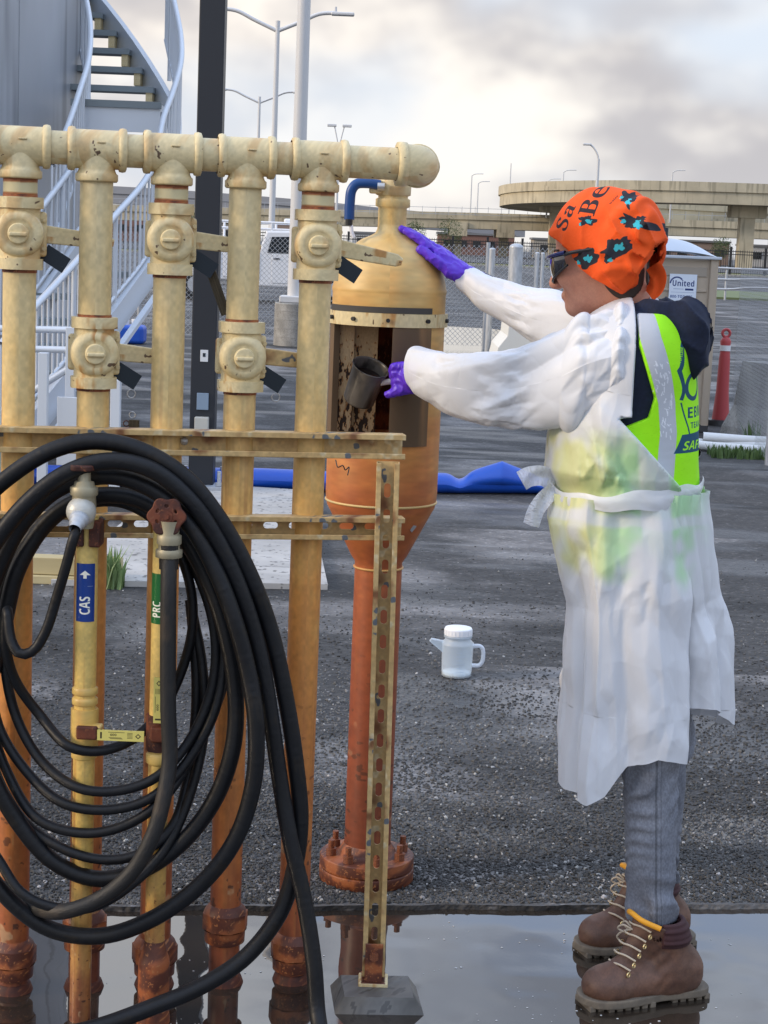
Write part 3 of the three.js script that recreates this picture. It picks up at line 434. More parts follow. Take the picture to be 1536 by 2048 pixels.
// ================================================================ hoses
const H1 = [[-0.579, 0.022, -3.2], [-0.497, 0.038, -3.22], [-0.407, 0.065, -3.25], [-0.316, 0.098, -3.28], [-0.234, 0.148, -3.31], [-0.17, 0.234, -3.33], [-0.144, 0.328, -3.34], [-0.137, 0.418, -3.34], [-0.149, 0.527, -3.34], [-0.172, 0.654, -3.34], [-0.206, 0.789, -3.34], [-0.247, 0.895, -3.33], [-0.305, 0.999, -3.32], [-0.371, 1.078, -3.31], [-0.456, 1.126, -3.31], [-0.539, 1.139, -3.31], [-0.613, 1.121, -3.31], [-0.687, 1.075, -3.31], [-0.761, 1.001, -3.31], [-0.826, 0.866, -3.31], [-0.844, 0.683, -3.31], [-0.824, 0.498, -3.31], [-0.764, 0.356, -3.3], [-0.685, 0.253, -3.29], [-0.607, 0.198, -3.29], [-0.511, 0.19, -3.285], [-0.415, 0.228, -3.28], [-0.321, 0.302, -3.28], [-0.257, 0.394, -3.28], [-0.226, 0.503, -3.28], [-0.224, 0.619, -3.28], [-0.241, 0.712, -3.29], [-0.271, 0.816, -3.29], [-0.31, 0.908, -3.3], [-0.36, 0.989, -3.31], [-0.428, 1.049, -3.32], [-0.514, 1.072, -3.33], [-0.607, 1.046, -3.33], [-0.672, 0.983, -3.33], [-0.718, 0.895, -3.33], [-0.759, 0.749, -3.33], [-0.765, 0.606, -3.32], [-0.724, 0.488, -3.31], [-0.671, 0.396, -3.31], [-0.608, 0.327, -3.31], [-0.526, 0.295, -3.31], [-0.44, 0.314, -3.31], [-0.365, 0.367, -3.32], [-0.303, 0.454, -3.33], [-0.271, 0.555, -3.33], [-0.268, 0.65, -3.34], [-0.287, 0.766, -3.34], [-0.324, 0.869, -3.35], [-0.374, 0.952, -3.36], [-0.443, 1.015, -3.37], [-0.515, 1.031, -3.37], [-0.585, 1.014, -3.37], [-0.642, 0.968, -3.37], [-0.691, 0.881, -3.36], [-0.718, 0.764, -3.36], [-0.751, 0.625, -3.36], [-0.78, 0.487, -3.36], [-0.83, 0.36, -3.36]];
const H2 = [[-0.83, 0.60, -3.30], [-0.81, 0.73, -3.285], [-0.769, 0.847, -3.27], [-0.725, 0.933, -3.275], [-0.662, 1.019, -3.28], [-0.589, 1.08, -3.28], [-0.512, 1.106, -3.285], [-0.434, 1.094, -3.29], [-0.36, 1.038, -3.3], [-0.303, 0.954, -3.31], [-0.256, 0.85, -3.315], [-0.221, 0.735, -3.32], [-0.198, 0.619, -3.32], [-0.178, 0.502, -3.32], [-0.154, 0.388, -3.31], [-0.123, 0.273, -3.3], [-0.099, 0.151, -3.28], [-0.088, 0.06, -3.26], [-0.07, 0.022, -3.19], [-0.03, 0.021, -3.05]];
const H3 = [[-0.395, 0.955, -3.285], [-0.392, 0.873, -3.265], [-0.39, 0.76, -3.262], [-0.387, 0.646, -3.262], [-0.382, 0.549, -3.258], [-0.39, 0.481, -3.245], [-0.407, 0.412, -3.235], [-0.444, 0.34, -3.235], [-0.502, 0.284, -3.24], [-0.581, 0.249, -3.25], [-0.673, 0.239, -3.33], [-0.756, 0.288, -3.35], [-0.83, 0.40, -3.36]];
const H4 = [[-0.558, 0.985, -3.245], [-0.563, 0.97, -3.235], [-0.576, 0.918, -3.235], [-0.595, 0.851, -3.24], [-0.613, 0.792, -3.24], [-0.636, 0.754, -3.24], [-0.66, 0.747, -3.24], [-0.679, 0.77, -3.25], [-0.691, 0.822, -3.27], [-0.697, 0.751, -3.29], [-0.685, 0.677, -3.32], [-0.641, 0.605, -3.34], [-0.575, 0.56, -3.29], [-0.519, 0.551, -3.30], [-0.463, 0.567, -3.33], [-0.417, 0.609, -3.37], [-0.38, 0.685, -3.38], [-0.358, 0.784, -3.38], [-0.37, 0.881, -3.38], [-0.416, 0.965, -3.39], [-0.503, 1.014, -3.39], [-0.598, 0.996, -3.39], [-0.674, 0.925, -3.39], [-0.714, 0.818, -3.38], [-0.715, 0.693, -3.37], [-0.688, 0.588, -3.36], [-0.632, 0.514, -3.33], [-0.553, 0.479, -3.29], [-0.476, 0.479, -3.29], [-0.409, 0.506, -3.30], [-0.35, 0.575, -3.34], [-0.315, 0.673, -3.36], [-0.314, 0.769, -3.37], [-0.346, 0.872, -3.38], [-0.418, 0.982, -3.39], [-0.543, 1.016, -3.39], [-0.666, 0.953, -3.39], [-0.732, 0.814, -3.39], [-0.743, 0.667, -3.38], [-0.726, 0.571, -3.37], [-0.663, 0.49, -3.34], [-0.583, 0.446, -3.295], [-0.495, 0.44, -3.29], [-0.418, 0.466, -3.295], [-0.353, 0.534, -3.33], [-0.308, 0.626, -3.35], [-0.296, 0.74, -3.37], [-0.323, 0.852, -3.385], [-0.409, 0.972, -3.395], [-0.545, 1.024, -3.395], [-0.687, 0.931, -3.395], [-0.753, 0.771, -3.395], [-0.755, 0.615, -3.39], [-0.706, 0.482, -3.36], [-0.635, 0.408, -3.31], [-0.545, 0.39, -3.295], [-0.467, 0.409, -3.295], [-0.4, 0.459, -3.30], [-0.345, 0.543, -3.35], [-0.301, 0.651, -3.37], [-0.283, 0.748, -3.38], [-0.309, 0.851, -3.39], [-0.401, 0.97, -3.395], [-0.546, 1.032, -3.395], [-0.708, 0.909, -3.395], [-0.775, 0.709, -3.395], [-0.752, 0.532, -3.38], [-0.68, 0.406, -3.34], [-0.587, 0.356, -3.30], [-0.507, 0.339, -3.295], [-0.438, 0.354, -3.295], [-0.381, 0.402, -3.32], [-0.359, 0.48, -3.36], [-0.349, 0.587, -3.38], [-0.35, 0.684, -3.39], [-0.366, 0.829, -3.395]];
function hose(name, label, pts, r, mat) {
  const c = new THREE.CatmullRomCurve3(pts.map(p => new THREE.Vector3(...p)), false, 'centripetal'), L = c.getLength(), g = new THREE.TubeGeometry(c, Math.ceil(L / 0.014), r, 14); const uv = g.attributes.uv; for (let i = 0; i < uv.count; i++) uv.setXY(i, uv.getX(i) * L * 3, uv.getY(i) * 1);
  const t = thing(name, label, 'hose', [-0.5, 0, -3.3], 'hoses coiled on the pipes'); part('hose_tube', g, mat, t); return t;
}
hose('rubber_hose', 'thick black rubber hose in large loops over the channel rails', H1, 0.0162, M.hose);
hose('rubber_hose', 'thick black hose arching over the rail and dropping straight to the puddle', H2, 0.0162, M.hose);
{ const t = hose('rubber_hose', 'grimy dark hose hanging from the rusty handwheel valve', H3, 0.0150, M.hoseDirty); part('hose_ferrule', G.cyl(0.0180, 0.0180, 0.05, 20, -0.3945, 0.935, -3.282), M.hoseDirty, t); }
hose('rubber_hose', 'slim black air hose looping from the white ball valve', H4, 0.0098, M.hose);
hose('rubber_hose', 'slim black hose end sagging below the coil', [[-0.83, 0.47, -3.33], [-0.767, 0.402, -3.31], [-0.709, 0.335, -3.29], [-0.66, 0.28, -3.265], [-0.602, 0.257, -3.255], [-0.535, 0.255, -3.255], [-0.478, 0.28, -3.265], [-0.40, 0.35, -3.30], [-0.353, 0.453, -3.34], [-0.329, 0.588, -3.37], [-0.338, 0.704, -3.385], [-0.366, 0.829, -3.395]], 0.0098, M.hose);
// ================================================================ the worker
const PB = [0.57, 0, -3.66];
const person = thing('person', 'person in orange bandana, white plastic gown and lime safety vest reaching into the vessel', 'person', PB);
{
  const P = person;
  const partT = (n, g, m) => { g.translate(-PB[0], -PB[1], -PB[2]); return mesh(n, g, m, P); };
  // ---- frames and joints (world metres)
  const hf = new THREE.Vector3(-0.84, -0.27, -0.47).normalize(), hs = new THREE.Vector3(-0.33, 0.05, 0.94), hu = new THREE.Vector3().crossVectors(hf, hs).negate().normalize(); if (hu.y < 0) hu.negate(); hs.crossVectors(hf, hu); if (hs.z < 0) hs.negate(); hs.normalize();
  const HC = [0.427, 1.515, -3.725];
  const toH = (x, y, z) => { const a = x - HC[0], b = y - HC[1], c = z - HC[2]; return [a * hf.x + b * hf.y + c * hf.z, a * hu.x + b * hu.y + c * hu.z, a * hs.x + b * hs.y + c * hs.z]; };
  const frH = (f, u, s) => [HC[0] + f * hf.x + u * hu.x + s * hs.x, HC[1] + f * hf.y + u * hu.y + s * hs.y, HC[2] + f * hf.z + u * hu.z + s * hs.z];
  const shN = [0.465, 1.318, -3.635], elN = [0.300, 1.250, -3.702], wrN = [0.088, 1.243, -3.925];
  const shF = [0.465, 1.345, -3.860], elF = [0.308, 1.376, -4.000], wrF = [0.178, 1.447, -4.118];
  const torso = (x, y, z) => { let d = ell(x, y, z, [0.505, 1.215, -3.742], [0.122, 0.205, 0.160]); d = smin(d, ell(x, y, z, [0.512, 0.98, -3.742], [0.128, 0.20, 0.158]), 0.10); d = smin(d, capd(x, y, z, [0.50, 1.335, -3.64], [0.50, 1.335, -3.845], 0.062, 0.062), 0.09); return d; };
  const head = (x, y, z) => {
    const [f, u, s] = toH(x, y, z); let d = ell(f, u, s, [-0.005, 0.028, 0], [0.098, 0.098, 0.077]);
    d = smin(d, ell(f, u, s, [0.040, -0.045, 0], [0.055, 0.072, 0.056]), 0.03); d = smin(d, ell(f, u, s, [0.078, -0.088, 0], [0.024, 0.022, 0.026]), 0.02);
    d = smin(d, capd(f, u, s, [0.094, 0.012, 0], [0.116, -0.030, 0], 0.008, 0.013), 0.014); d = smin(d, ell(f, u, s, [0.105, -0.034, 0], [0.012, 0.009, 0.018]), 0.008);
    d = smin(d, ell(f, u, s, [0.095, -0.062, 0], [0.010, 0.011, 0.022]), 0.008); d = Math.max(d, -ell(f, u, s, [0.108, -0.0625, 0], [0.010, 0.0016, 0.022]));
    d = smin(d, ell(f, u, Math.abs(s), [0.085, 0.018, 0.03], [0.012, 0.008, 0.022]), 0.015); d = smin(d, ell(f, u, Math.abs(s), [0.068, -0.025, 0.045], [0.02, 0.02, 0.016]), 0.025);
    return smin(d, capd(x, y, z, frH(-0.028, -0.05, 0), [0.492, 1.36, -3.735], 0.052, 0.058), 0.03);
  };
  const handN = (x, y, z) => { // near hand closed round the dipper handle
    const w = wrN, k = [0.045, 1.229, -4.005]; let d = capd(x, y, z, w, k, 0.026, 0.030);
    for (let i = 0; i < 4; i++) { const oy = 0.024 - i * 0.0165, bx = 0.040 + i * 0.003; const a = [bx + 0.012, 1.232 + oy, -3.985], b = [bx - 0.026, 1.230 + oy * 0.95, -3.992], c = [bx - 0.030, 1.222 + oy * 0.8, -4.026], e = [bx - 0.006, 1.220 + oy * 0.8, -4.034]; let q = capd(x, y, z, a, b, 0.0105, 0.0095); q = Math.min(q, capd(x, y, z, b, c, 0.0095, 0.009), capd(x, y, z, c, e, 0.009, 0.008)); d = smin(d, q, 0.006); }
    let t = capd(x, y, z, [0.056, 1.212, -3.985], [0.024, 1.199, -3.990], 0.0125, 0.0105); t = Math.min(t, capd(x, y, z, [0.024, 1.199, -3.990], [0.003, 1.190, -4.004], 0.0105, 0.0088)); return smin(d, t, 0.008);
  };
  const fF = [[[0.100, 1.502, -4.104], [0.068, 1.526, -4.102], [0.045, 1.541, -4.106], [0.024, 1.551, -4.112]], [[0.100, 1.508, -4.126], [0.062, 1.534, -4.126], [0.036, 1.549, -4.128], [0.014, 1.556, -4.132]], [[0.104, 1.508, -4.148], [0.068, 1.532, -4.150], [0.044, 1.545, -4.153], [0.024, 1.552, -4.156]], [[0.112, 1.500, -4.168], [0.084, 1.520, -4.172], [0.066, 1.531, -4.175], [0.050, 1.537, -4.178]]];
  const handF = (x, y, z) => {
    let d = capd(x, y, z, [0.195, 1.438, -4.115], wrF, 0.029, 0.026);
    fF.forEach((c, i) => { d = smin(d, capd(x, y, z, [0.165, 1.455, -4.118 - 0.006 * i + 0.009], c[0], 0.018, 0.0135), 0.014); });
    d = smin(d, capd(x, y, z, [0.155, 1.458, -4.105], [0.125, 1.466, -4.088], 0.019, 0.014), 0.015);
    let q = 9; fF.forEach((c, i) => { const r = i === 3 ? 0.0083 : 0.0096; for (let k = 0; k < 3; k++) q = Math.min(q, capd(x, y, z, c[k], c[k + 1], r - 0.0006 * k, r - 0.0006 * (k + 1))); });
    d = smin(d, q, 0.006);
    let t = capd(x, y, z, [0.128, 1.466, -4.088], [0.088, 1.492, -4.080], 0.0125, 0.0108); t = Math.min(t, capd(x, y, z, [0.088, 1.492, -4.080], [0.058, 1.513, -4.086], 0.0108, 0.0092)); return smin(d, t, 0.008);
  };
  const legN = [[0.535, 0.93, -3.665], [0.572, 0.50, -3.622], [0.590, 0.10, -3.567]], legF = [[0.535, 0.93, -3.82], [0.632, 0.50, -3.815], [0.628, 0.10, -3.812]];
  const legs = (x, y, z, g) => { let d = capd(x, y, z, legN[0], legN[1], 0.088 + g, 0.054 + g); d = smin(d, capd(x, y, z, legN[1], legN[2], 0.054 + g, 0.043 + g), 0.02); let e = capd(x, y, z, legF[0], legF[1], 0.088 + g, 0.052 + g); e = smin(e, capd(x, y, z, legF[1], legF[2], 0.052 + g, 0.042 + g), 0.02); return smin(d, e, 0.02); };
  const arms = (x, y, z, g) => { let d = capd(x, y, z, shN, elN, 0.048 + g, 0.040 + g); d = smin(d, capd(x, y, z, elN, wrN, 0.038 + g, 0.026 + g), 0.02); let e = capd(x, y, z, shF, elF, 0.048 + g, 0.040 + g); e = smin(e, capd(x, y, z, elF, wrF, 0.038 + g, 0.026 + g), 0.02); return Math.min(d, e); };

  // ---- skin
  const skinM = S({ map: tex(256, 256, (u, v) => { const n = fbm(u * 12, v * 12, 12, 4, 701), f = fbm(u * 80, v * 80, 80, 2, 703); return mix3([196, 142, 118], [180, 120, 98], n).map(c => c * (1 + 0.08 * (f - 0.5))); }, { srgb: true, rep: [5, 5] }), roughness: 0.55, bumpMap: fineBump, bumpScale: 0.0008, sheen: 0.2 });
  const bodyG = sdfMesh((x, y, z) => Math.min(smin(torso(x, y, z) + 0.012, arms(x, y, z, -0.014), 0.04), legs(x, y, z, -0.008)), [-0.02, 0.06, -4.18], [0.72, 1.44, -3.46], 0.014);
  const headG = sdfMesh(head, [0.28, 1.33, -3.86], [0.58, 1.66, -3.58], 0.0035);
  part('body', [bodyG, headG], skinM, P);
  for (const s of [-1, 1]) part('eye', new THREE.SphereGeometry(0.0115, 16, 12).translate(...frH(0.083, 0.0, s * 0.031)), S({ color: rgb(0.6, 0.57, 0.54), roughness: 0.15 }), P);
  part('eyebrow', G.tube([frH(0.093, 0.026, 0.014), frH(0.089, 0.031, 0.032), frH(0.072, 0.027, 0.052)], 0.0026, 16, 6), S({ color: rgb(0.05, 0.03, 0.02), roughness: 0.8 }), P);
  part('hair', sdfMesh((x, y, z) => { const [f, u, s] = toH(x, y, z); return Math.max(head(x, y, z) - 0.004, ell(f, u, Math.abs(s), [-0.055, -0.05, 0.045], [0.045, 0.055, 0.05])); }, [0.36, 1.36, -3.86], [0.58, 1.60, -3.58], 0.005), S({ color: rgb(0.03, 0.018, 0.012), roughness: 0.6 }), P);

  // ---- hoodie, jeans
  const navy = S({ map: tex(256, 256, (u, v) => { const f = fbm(u * 60, v * 60, 60, 2, 711), n = fbm(u * 6, v * 6, 6, 3, 713); const k = 0.8 + 0.5 * f * n; return [24 * k, 32 * k, 54 * k]; }, { srgb: true, rep: [4, 4] }), roughness: 0.95, sheen: 0.25, sheenRoughness: 0.6, sheenColor: rgb(0.2, 0.25, 0.4), bumpMap: fineBump, bumpScale: 0.0008 });
  part('hoodie', sdfMesh((x, y, z) => Math.max(smin(torso(x, y, z) - 0.003, arms(x, y, z, -0.006), 0.04), 0.90 - y), [-0.0, 0.86, -4.16], [0.70, 1.44, -3.50], 0.010), navy, P);
  const hood = (x, y, z) => {
    let d = capd(x, y, z, [0.505, 1.400, -3.645], [0.578, 1.384, -3.650], 0.028, 0.048); d = smin(d, ell(x, y, z, [0.598, 1.356, -3.715], [0.052, 0.066, 0.112]), 0.04); d = smin(d, ell(x, y, z, [0.606, 1.318, -3.690], [0.034, 0.044, 0.078]), 0.03); d = smin(d, capd(x, y, z, [0.50, 1.405, -3.83], [0.58, 1.38, -3.80], 0.03, 0.045), 0.03);
    d = Math.max(d, -(ell(x, y, z, [0.632, 1.395, -3.69], [0.020, 0.040, 0.050]) - 0.004)); // fold mouth
    const q = n3(x * 16, y * 9, z * 14); return d + 0.007 * q - 0.009 * Math.pow(Math.max(0, 1 - 2.6 * Math.abs(n3(x * 14 + 4 + 9 * y, y * 6 - 6 * x, z * 9))), 2);
  };
  part('hood', sdfMesh(hood, [0.44, 1.26, -3.88], [0.67, 1.45, -3.58], 0.0055), navy, P);
  const denim = S({ map: tex(512, 512, (u, v) => { const t = fbm(u * 200, v * 120, 1024, 2, 721), n = fbm(u * 8, v * 6, 64, 4, 723); let c = mix3([96, 99, 108], [130, 133, 141], n); const g = 1 + 0.30 * (t - 0.5); c = c.map(k => k * g); const e = Math.abs(u - 0.5); if (e < 0.005) c = c.map(k => k * 0.78); else if (Math.abs(u - 0.525) < 0.003) c = c.map(k => k * 0.86); return c; }, { srgb: true }), roughness: 0.85, bumpMap: fineBump, bumpScale: 0.0006 });
  const jean = (x, y, z) => {
    let d = legs(x, y, z, 0.004); if (d > 0.04 || d < -0.04) return Math.max(d, 0.158 - y, y - 0.95);
    const kn = Math.exp(-Math.pow((y - 0.48) / 0.07, 2)), an = Math.exp(-Math.pow((y - 0.20) / 0.06, 2)); d += (0.010 * kn + 0.009 * an + 0.0022) * Math.sin(y * 130 + 22 * n3(x * 6, y * 5, z * 6)) * n3(x * 9, y * 7, z * 9) * 1.8; d -= 0.0022 * sst(0.195, 0.19, y) + 0.001 * sst(0.155, 0.15, y);
    return Math.max(d, 0.158 - y, y - 0.95);
  };
  part('jeans', sdfMesh(jean, [0.42, 0.12, -3.93], [0.73, 0.97, -3.50], 0.0062, (x, y, z) => { const c = z > -3.72 ? lerp(legN[2][0], legN[1][0], clamp((y - 0.1) / 0.4)) : 0.61; return [0.5 + (x - c - 0.004) * 2.4, y * 2.2]; }), denim, P);

  // ---- lime vest with reflective band and dark print, wrapped round the torso
  const XC = 0.505, ang = (x, z) => Math.atan2(x - XC, z + 3.742); // 0 toward the camera, 90 deg at the back
  const vestT = canvasTex(1024, 1024, (c, w, h) => { // u: angle -180..180 deg, v: height 0.85..1.42 m
    const U = a => (a / 360 + 0.5) * w, V = y => (1 - (y - 0.85) / 0.57) * h; c.fillStyle = '#a2f400'; c.fillRect(0, 0, w, h);
    const R = mulberry(5); for (let i = 0; i < 5000; i++) { c.fillStyle = R() > 0.5 ? 'rgba(150,240,10,0.25)' : 'rgba(120,205,0,0.25)'; c.fillRect(R() * w, R() * h, 5, 2); }
    const silver = (pts, wd) => { c.strokeStyle = '#b9bdc4'; c.lineWidth = wd; c.lineJoin = 'round'; c.beginPath(); pts.forEach((p, i) => i ? c.lineTo(U(p[0]), V(p[1])) : c.moveTo(U(p[0]), V(p[1]))); c.stroke(); };
    silver([[-2, 1.42], [2, 1.36], [10, 1.29], [17, 1.23], [20, 1.17], [19, 1.05], [18, 0.85]], 40); silver([[182, 1.42], [170, 1.3], [160, 1.17], [160, 0.85]], 40); silver([[-180, 1.42], [-170, 1.2], [-165, 0.85]], 52); silver([[-60, 1.42], [-55, 0.85]], 52);
    silver([[-180, 0.985], [180, 0.985]], 70);
    c.strokeStyle = 'rgba(235,238,242,0.8)'; c.lineWidth = 2; for (let i = 0; i < 60; i++) { const t = R(), y = 1.16 + 0.16 * R(), a = (y > 1.25 ? 10 : 17) + (t - 0.5) * 10; c.beginPath(); c.moveTo(U(a), V(y)); c.lineTo(U(a + 3 * (R() - 0.3)), V(y - 0.012 * R())); c.stroke(); }
    c.fillStyle = c.strokeStyle = '#0d4a66';
    c.lineWidth = 13; c.beginPath(); c.moveTo(U(30), V(1.355)); c.bezierCurveTo(U(23), V(1.335), U(30), V(1.310), U(24), V(1.295)); c.bezierCurveTo(U(29), V(1.270), U(35), V(1.260), U(30), V(1.235)); c.stroke();
    c.lineWidth = 14; c.beginPath(); c.ellipse(U(49), V(1.313), 30, 34, 0, 0, 7); c.stroke(); c.lineWidth = 16; c.beginPath(); c.ellipse(U(49), V(1.262), 38, 46, 0, 0, 7); c.stroke();
    c.font = 'bold 54px sans-serif'; c.fillText('EBMUD', U(38), V(1.198)); c.lineWidth = 5; c.beginPath(); c.moveTo(U(30), V(1.230)); c.lineTo(U(40), V(1.180)); c.lineTo(U(43), V(1.160)); c.stroke();
    c.beginPath(); c.moveTo(U(25), V(1.128)); c.lineTo(U(33), V(1.165)); c.lineTo(U(120), V(1.175)); c.lineTo(U(120), V(1.128)); c.closePath(); c.fill(); c.fillStyle = '#a4ee20'; c.font = 'italic bold 44px sans-serif'; c.fillText('SAFETY', U(33), V(1.134)); c.fillStyle = '#0d4a66'; c.font = 'bold 30px sans-serif'; c.fillText('TEAM', U(43), V(1.177));
    c.fillStyle = '#a4ee20'; c.font = 'bold 13px sans-serif'; c.save(); c.translate(U(25), V(1.310)); c.rotate(-1.4); c.fillText('PIPELINE', 0, 0); c.restore();
  });
  const xv = y => y > 1.34 ? lerp(0.490, 0.484, (y - 1.34) / 0.1) : y > 1.24 ? lerp(0.527, 0.490, (y - 1.24) / 0.10) : y > 1.20 ? lerp(0.518, 0.527, (y - 1.2) / 0.04) : y > 1.17 ? lerp(0.452, 0.518, (y - 1.17) / 0.03) : 0.20;
  const vestF = (x, y, z) => { const d = torso(x, y, z) - 0.013; if (d > 0.05) return d; const side = sst(0.07, 0.12, Math.abs(z + 3.742)); const e = lerp(0.30, xv(y), side); return Math.max(d + 0.0025 * n3(x * 22, y * 12, z * 22), e - x, 0.86 - y, y - 1.405, capd(x, y, z, [0.47, 1.42, -3.735], [0.44, 1.5, -3.735], 0.075, 0.085) * -1); };
  part('vest', sdfMesh(vestF, [0.32, 0.84, -3.96], [0.68, 1.43, -3.52], 0.005, (x, y, z) => [ang(x, z) / 6.2832 + 0.5, (y - 0.85) / 0.57]), S({ map: vestT, roughness: 0.75, sheen: 0.2, bumpMap: fineBump, bumpScale: 0.0005 }), P, 'lime yellow safety vest with silver band and dark print');

  // ---- white plastic gown: bodice, sleeves, skirt
  const gownCol = rgb(0.76, 0.775, 0.81);
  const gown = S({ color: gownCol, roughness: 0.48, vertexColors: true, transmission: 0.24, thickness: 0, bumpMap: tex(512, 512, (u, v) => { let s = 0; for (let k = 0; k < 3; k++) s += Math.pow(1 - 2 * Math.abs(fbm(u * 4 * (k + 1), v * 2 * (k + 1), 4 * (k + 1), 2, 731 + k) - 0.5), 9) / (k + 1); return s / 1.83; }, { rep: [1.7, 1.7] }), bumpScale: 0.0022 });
  // lime patches put into vertex colour, imitating the vest seen through the film
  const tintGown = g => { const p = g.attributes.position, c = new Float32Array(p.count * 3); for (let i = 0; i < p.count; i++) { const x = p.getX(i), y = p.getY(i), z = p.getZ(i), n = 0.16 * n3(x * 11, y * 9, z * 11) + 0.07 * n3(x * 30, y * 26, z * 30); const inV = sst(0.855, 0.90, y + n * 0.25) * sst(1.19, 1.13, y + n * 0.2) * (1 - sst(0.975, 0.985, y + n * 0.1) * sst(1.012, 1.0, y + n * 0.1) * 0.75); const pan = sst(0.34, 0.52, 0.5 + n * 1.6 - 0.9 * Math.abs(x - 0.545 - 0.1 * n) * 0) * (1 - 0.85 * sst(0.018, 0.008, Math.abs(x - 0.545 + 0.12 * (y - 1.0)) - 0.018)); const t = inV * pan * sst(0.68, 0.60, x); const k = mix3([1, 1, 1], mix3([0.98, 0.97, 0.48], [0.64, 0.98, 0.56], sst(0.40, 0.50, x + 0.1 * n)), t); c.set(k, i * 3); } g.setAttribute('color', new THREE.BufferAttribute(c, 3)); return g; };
  const sleeveM = gown.clone(); sleeveM.vertexColors = false; const filmM = gown.clone(); filmM.vertexColors = false; sleeveM.transmission = 0.14;
  // plastic film: flat triangular facets that meet in sharp creases (linear interpolation on a simplex lattice)
  const h3 = (i, j, k, q) => hash(i + k * 7919, j, q) - 0.5;
  const facet = (x, y, z, q) => { const i = Math.floor(x), j = Math.floor(y), k = Math.floor(z), f = [[x - i, 0], [y - j, 1], [z - k, 2]].sort((a, b) => b[0] - a[0]); const c = [i, j, k]; let v = h3(c[0], c[1], c[2], q) * (1 - f[0][0]); for (let n = 0; n < 3; n++) { c[f[n][1]]++; v += h3(c[0], c[1], c[2], q) * (f[n][0] - (n < 2 ? f[n + 1][0] : 0)); } return v; };
  const crumple = (x, y, z, s, ey = 0.62, ex = 1) => { const wx = (x + 0.035 * n3(x * 6, y * 5, z * 6)) * ex, wy = (y + 0.045 * n3(x * 6 + 9, y * 5, z * 6)) * ey, wz = z + 0.035 * n3(x * 6, y * 5 + 5, z * 6); const a = 0.8 * wx + 0.6 * wz, b = -0.6 * wx + 0.8 * wz, c = wy + 0.3 * a, k = sst(-0.25, 0.3, n3(x * 5 + 2, y * 4, z * 5)); return 1.15 * facet(a * 9 * s, c * 9 * s, b * 9 * s, 3) + 1.0 * k * facet(a * 21 * s + 5, c * 21 * s, b * 21 * s, 5) + 0.5 * k * facet(a * 46 * s + 5, c * 40 * s, b * 46 * s, 7); };
  const ge = y => y > 1.20 ? 0.483 : y > 1.055 ? lerp(0.60, 0.455, (y - 1.055) / 0.145) : 0.9;
  const bodice = (x, y, z) => { let d = torso(x, y, z) - lerp(0.030, 0.016, sst(1.16, 1.26, y)); const bel = ell(x, y, z, [0.45, 1.10, -3.73], [0.098, 0.12, 0.13]); d = smin(d, bel, 0.05); d = smin(d, capd(x, y, z, [0.465, 1.345, -3.66], [0.465, 1.345, -3.82], 0.058, 0.058), 0.05); if (d > 0.05) return d; d += 0.024 * crumple(x, y, z, 1.0) * sst(1.33, 1.2, y); if (y < 1.075) d += 0.016 * sst(1.08, 1.04, y); return Math.max(d, x - ge(y), 1.012 - y, -capd(x, y, z, [0.470, 1.40, -3.735], [0.43, 1.5, -3.735], 0.062, 0.085)); };
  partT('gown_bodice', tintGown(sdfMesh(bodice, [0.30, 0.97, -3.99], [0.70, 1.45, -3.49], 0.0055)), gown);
  const STN = [[0.058, 1.258, -3.945, 0.046, 0.04], [0.074, 1.249, -3.927, 0.053, 0.043], [0.096, 1.241, -3.90, 0.057, 0.046], [0.146, 1.228, -3.85, 0.070, 0.052], [0.211, 1.226, -3.785, 0.078, 0.058], [0.273, 1.239, -3.725, 0.085, 0.062], [0.314, 1.254, -3.69, 0.094, 0.064], [0.354, 1.272, -3.66, 0.100, 0.065], [0.399, 1.302, -3.64, 0.100, 0.066], [0.444, 1.318, -3.630, 0.092, 0.064], [0.484, 1.318, -3.630, 0.086, 0.060]];
  const STF = [[0.161, 1.453, -4.115, 0.031, 0.036], [0.18, 1.441, -4.105, 0.038, 0.038], [0.204, 1.422, -4.085, 0.044, 0.044], [0.254, 1.4, -4.05, 0.049, 0.05], [0.308, 1.376, -4.0, 0.062, 0.058], [0.359, 1.364, -3.94, 0.073, 0.064], [0.406, 1.35, -3.89, 0.07, 0.07], [0.456, 1.347, -3.86, 0.069, 0.06]];
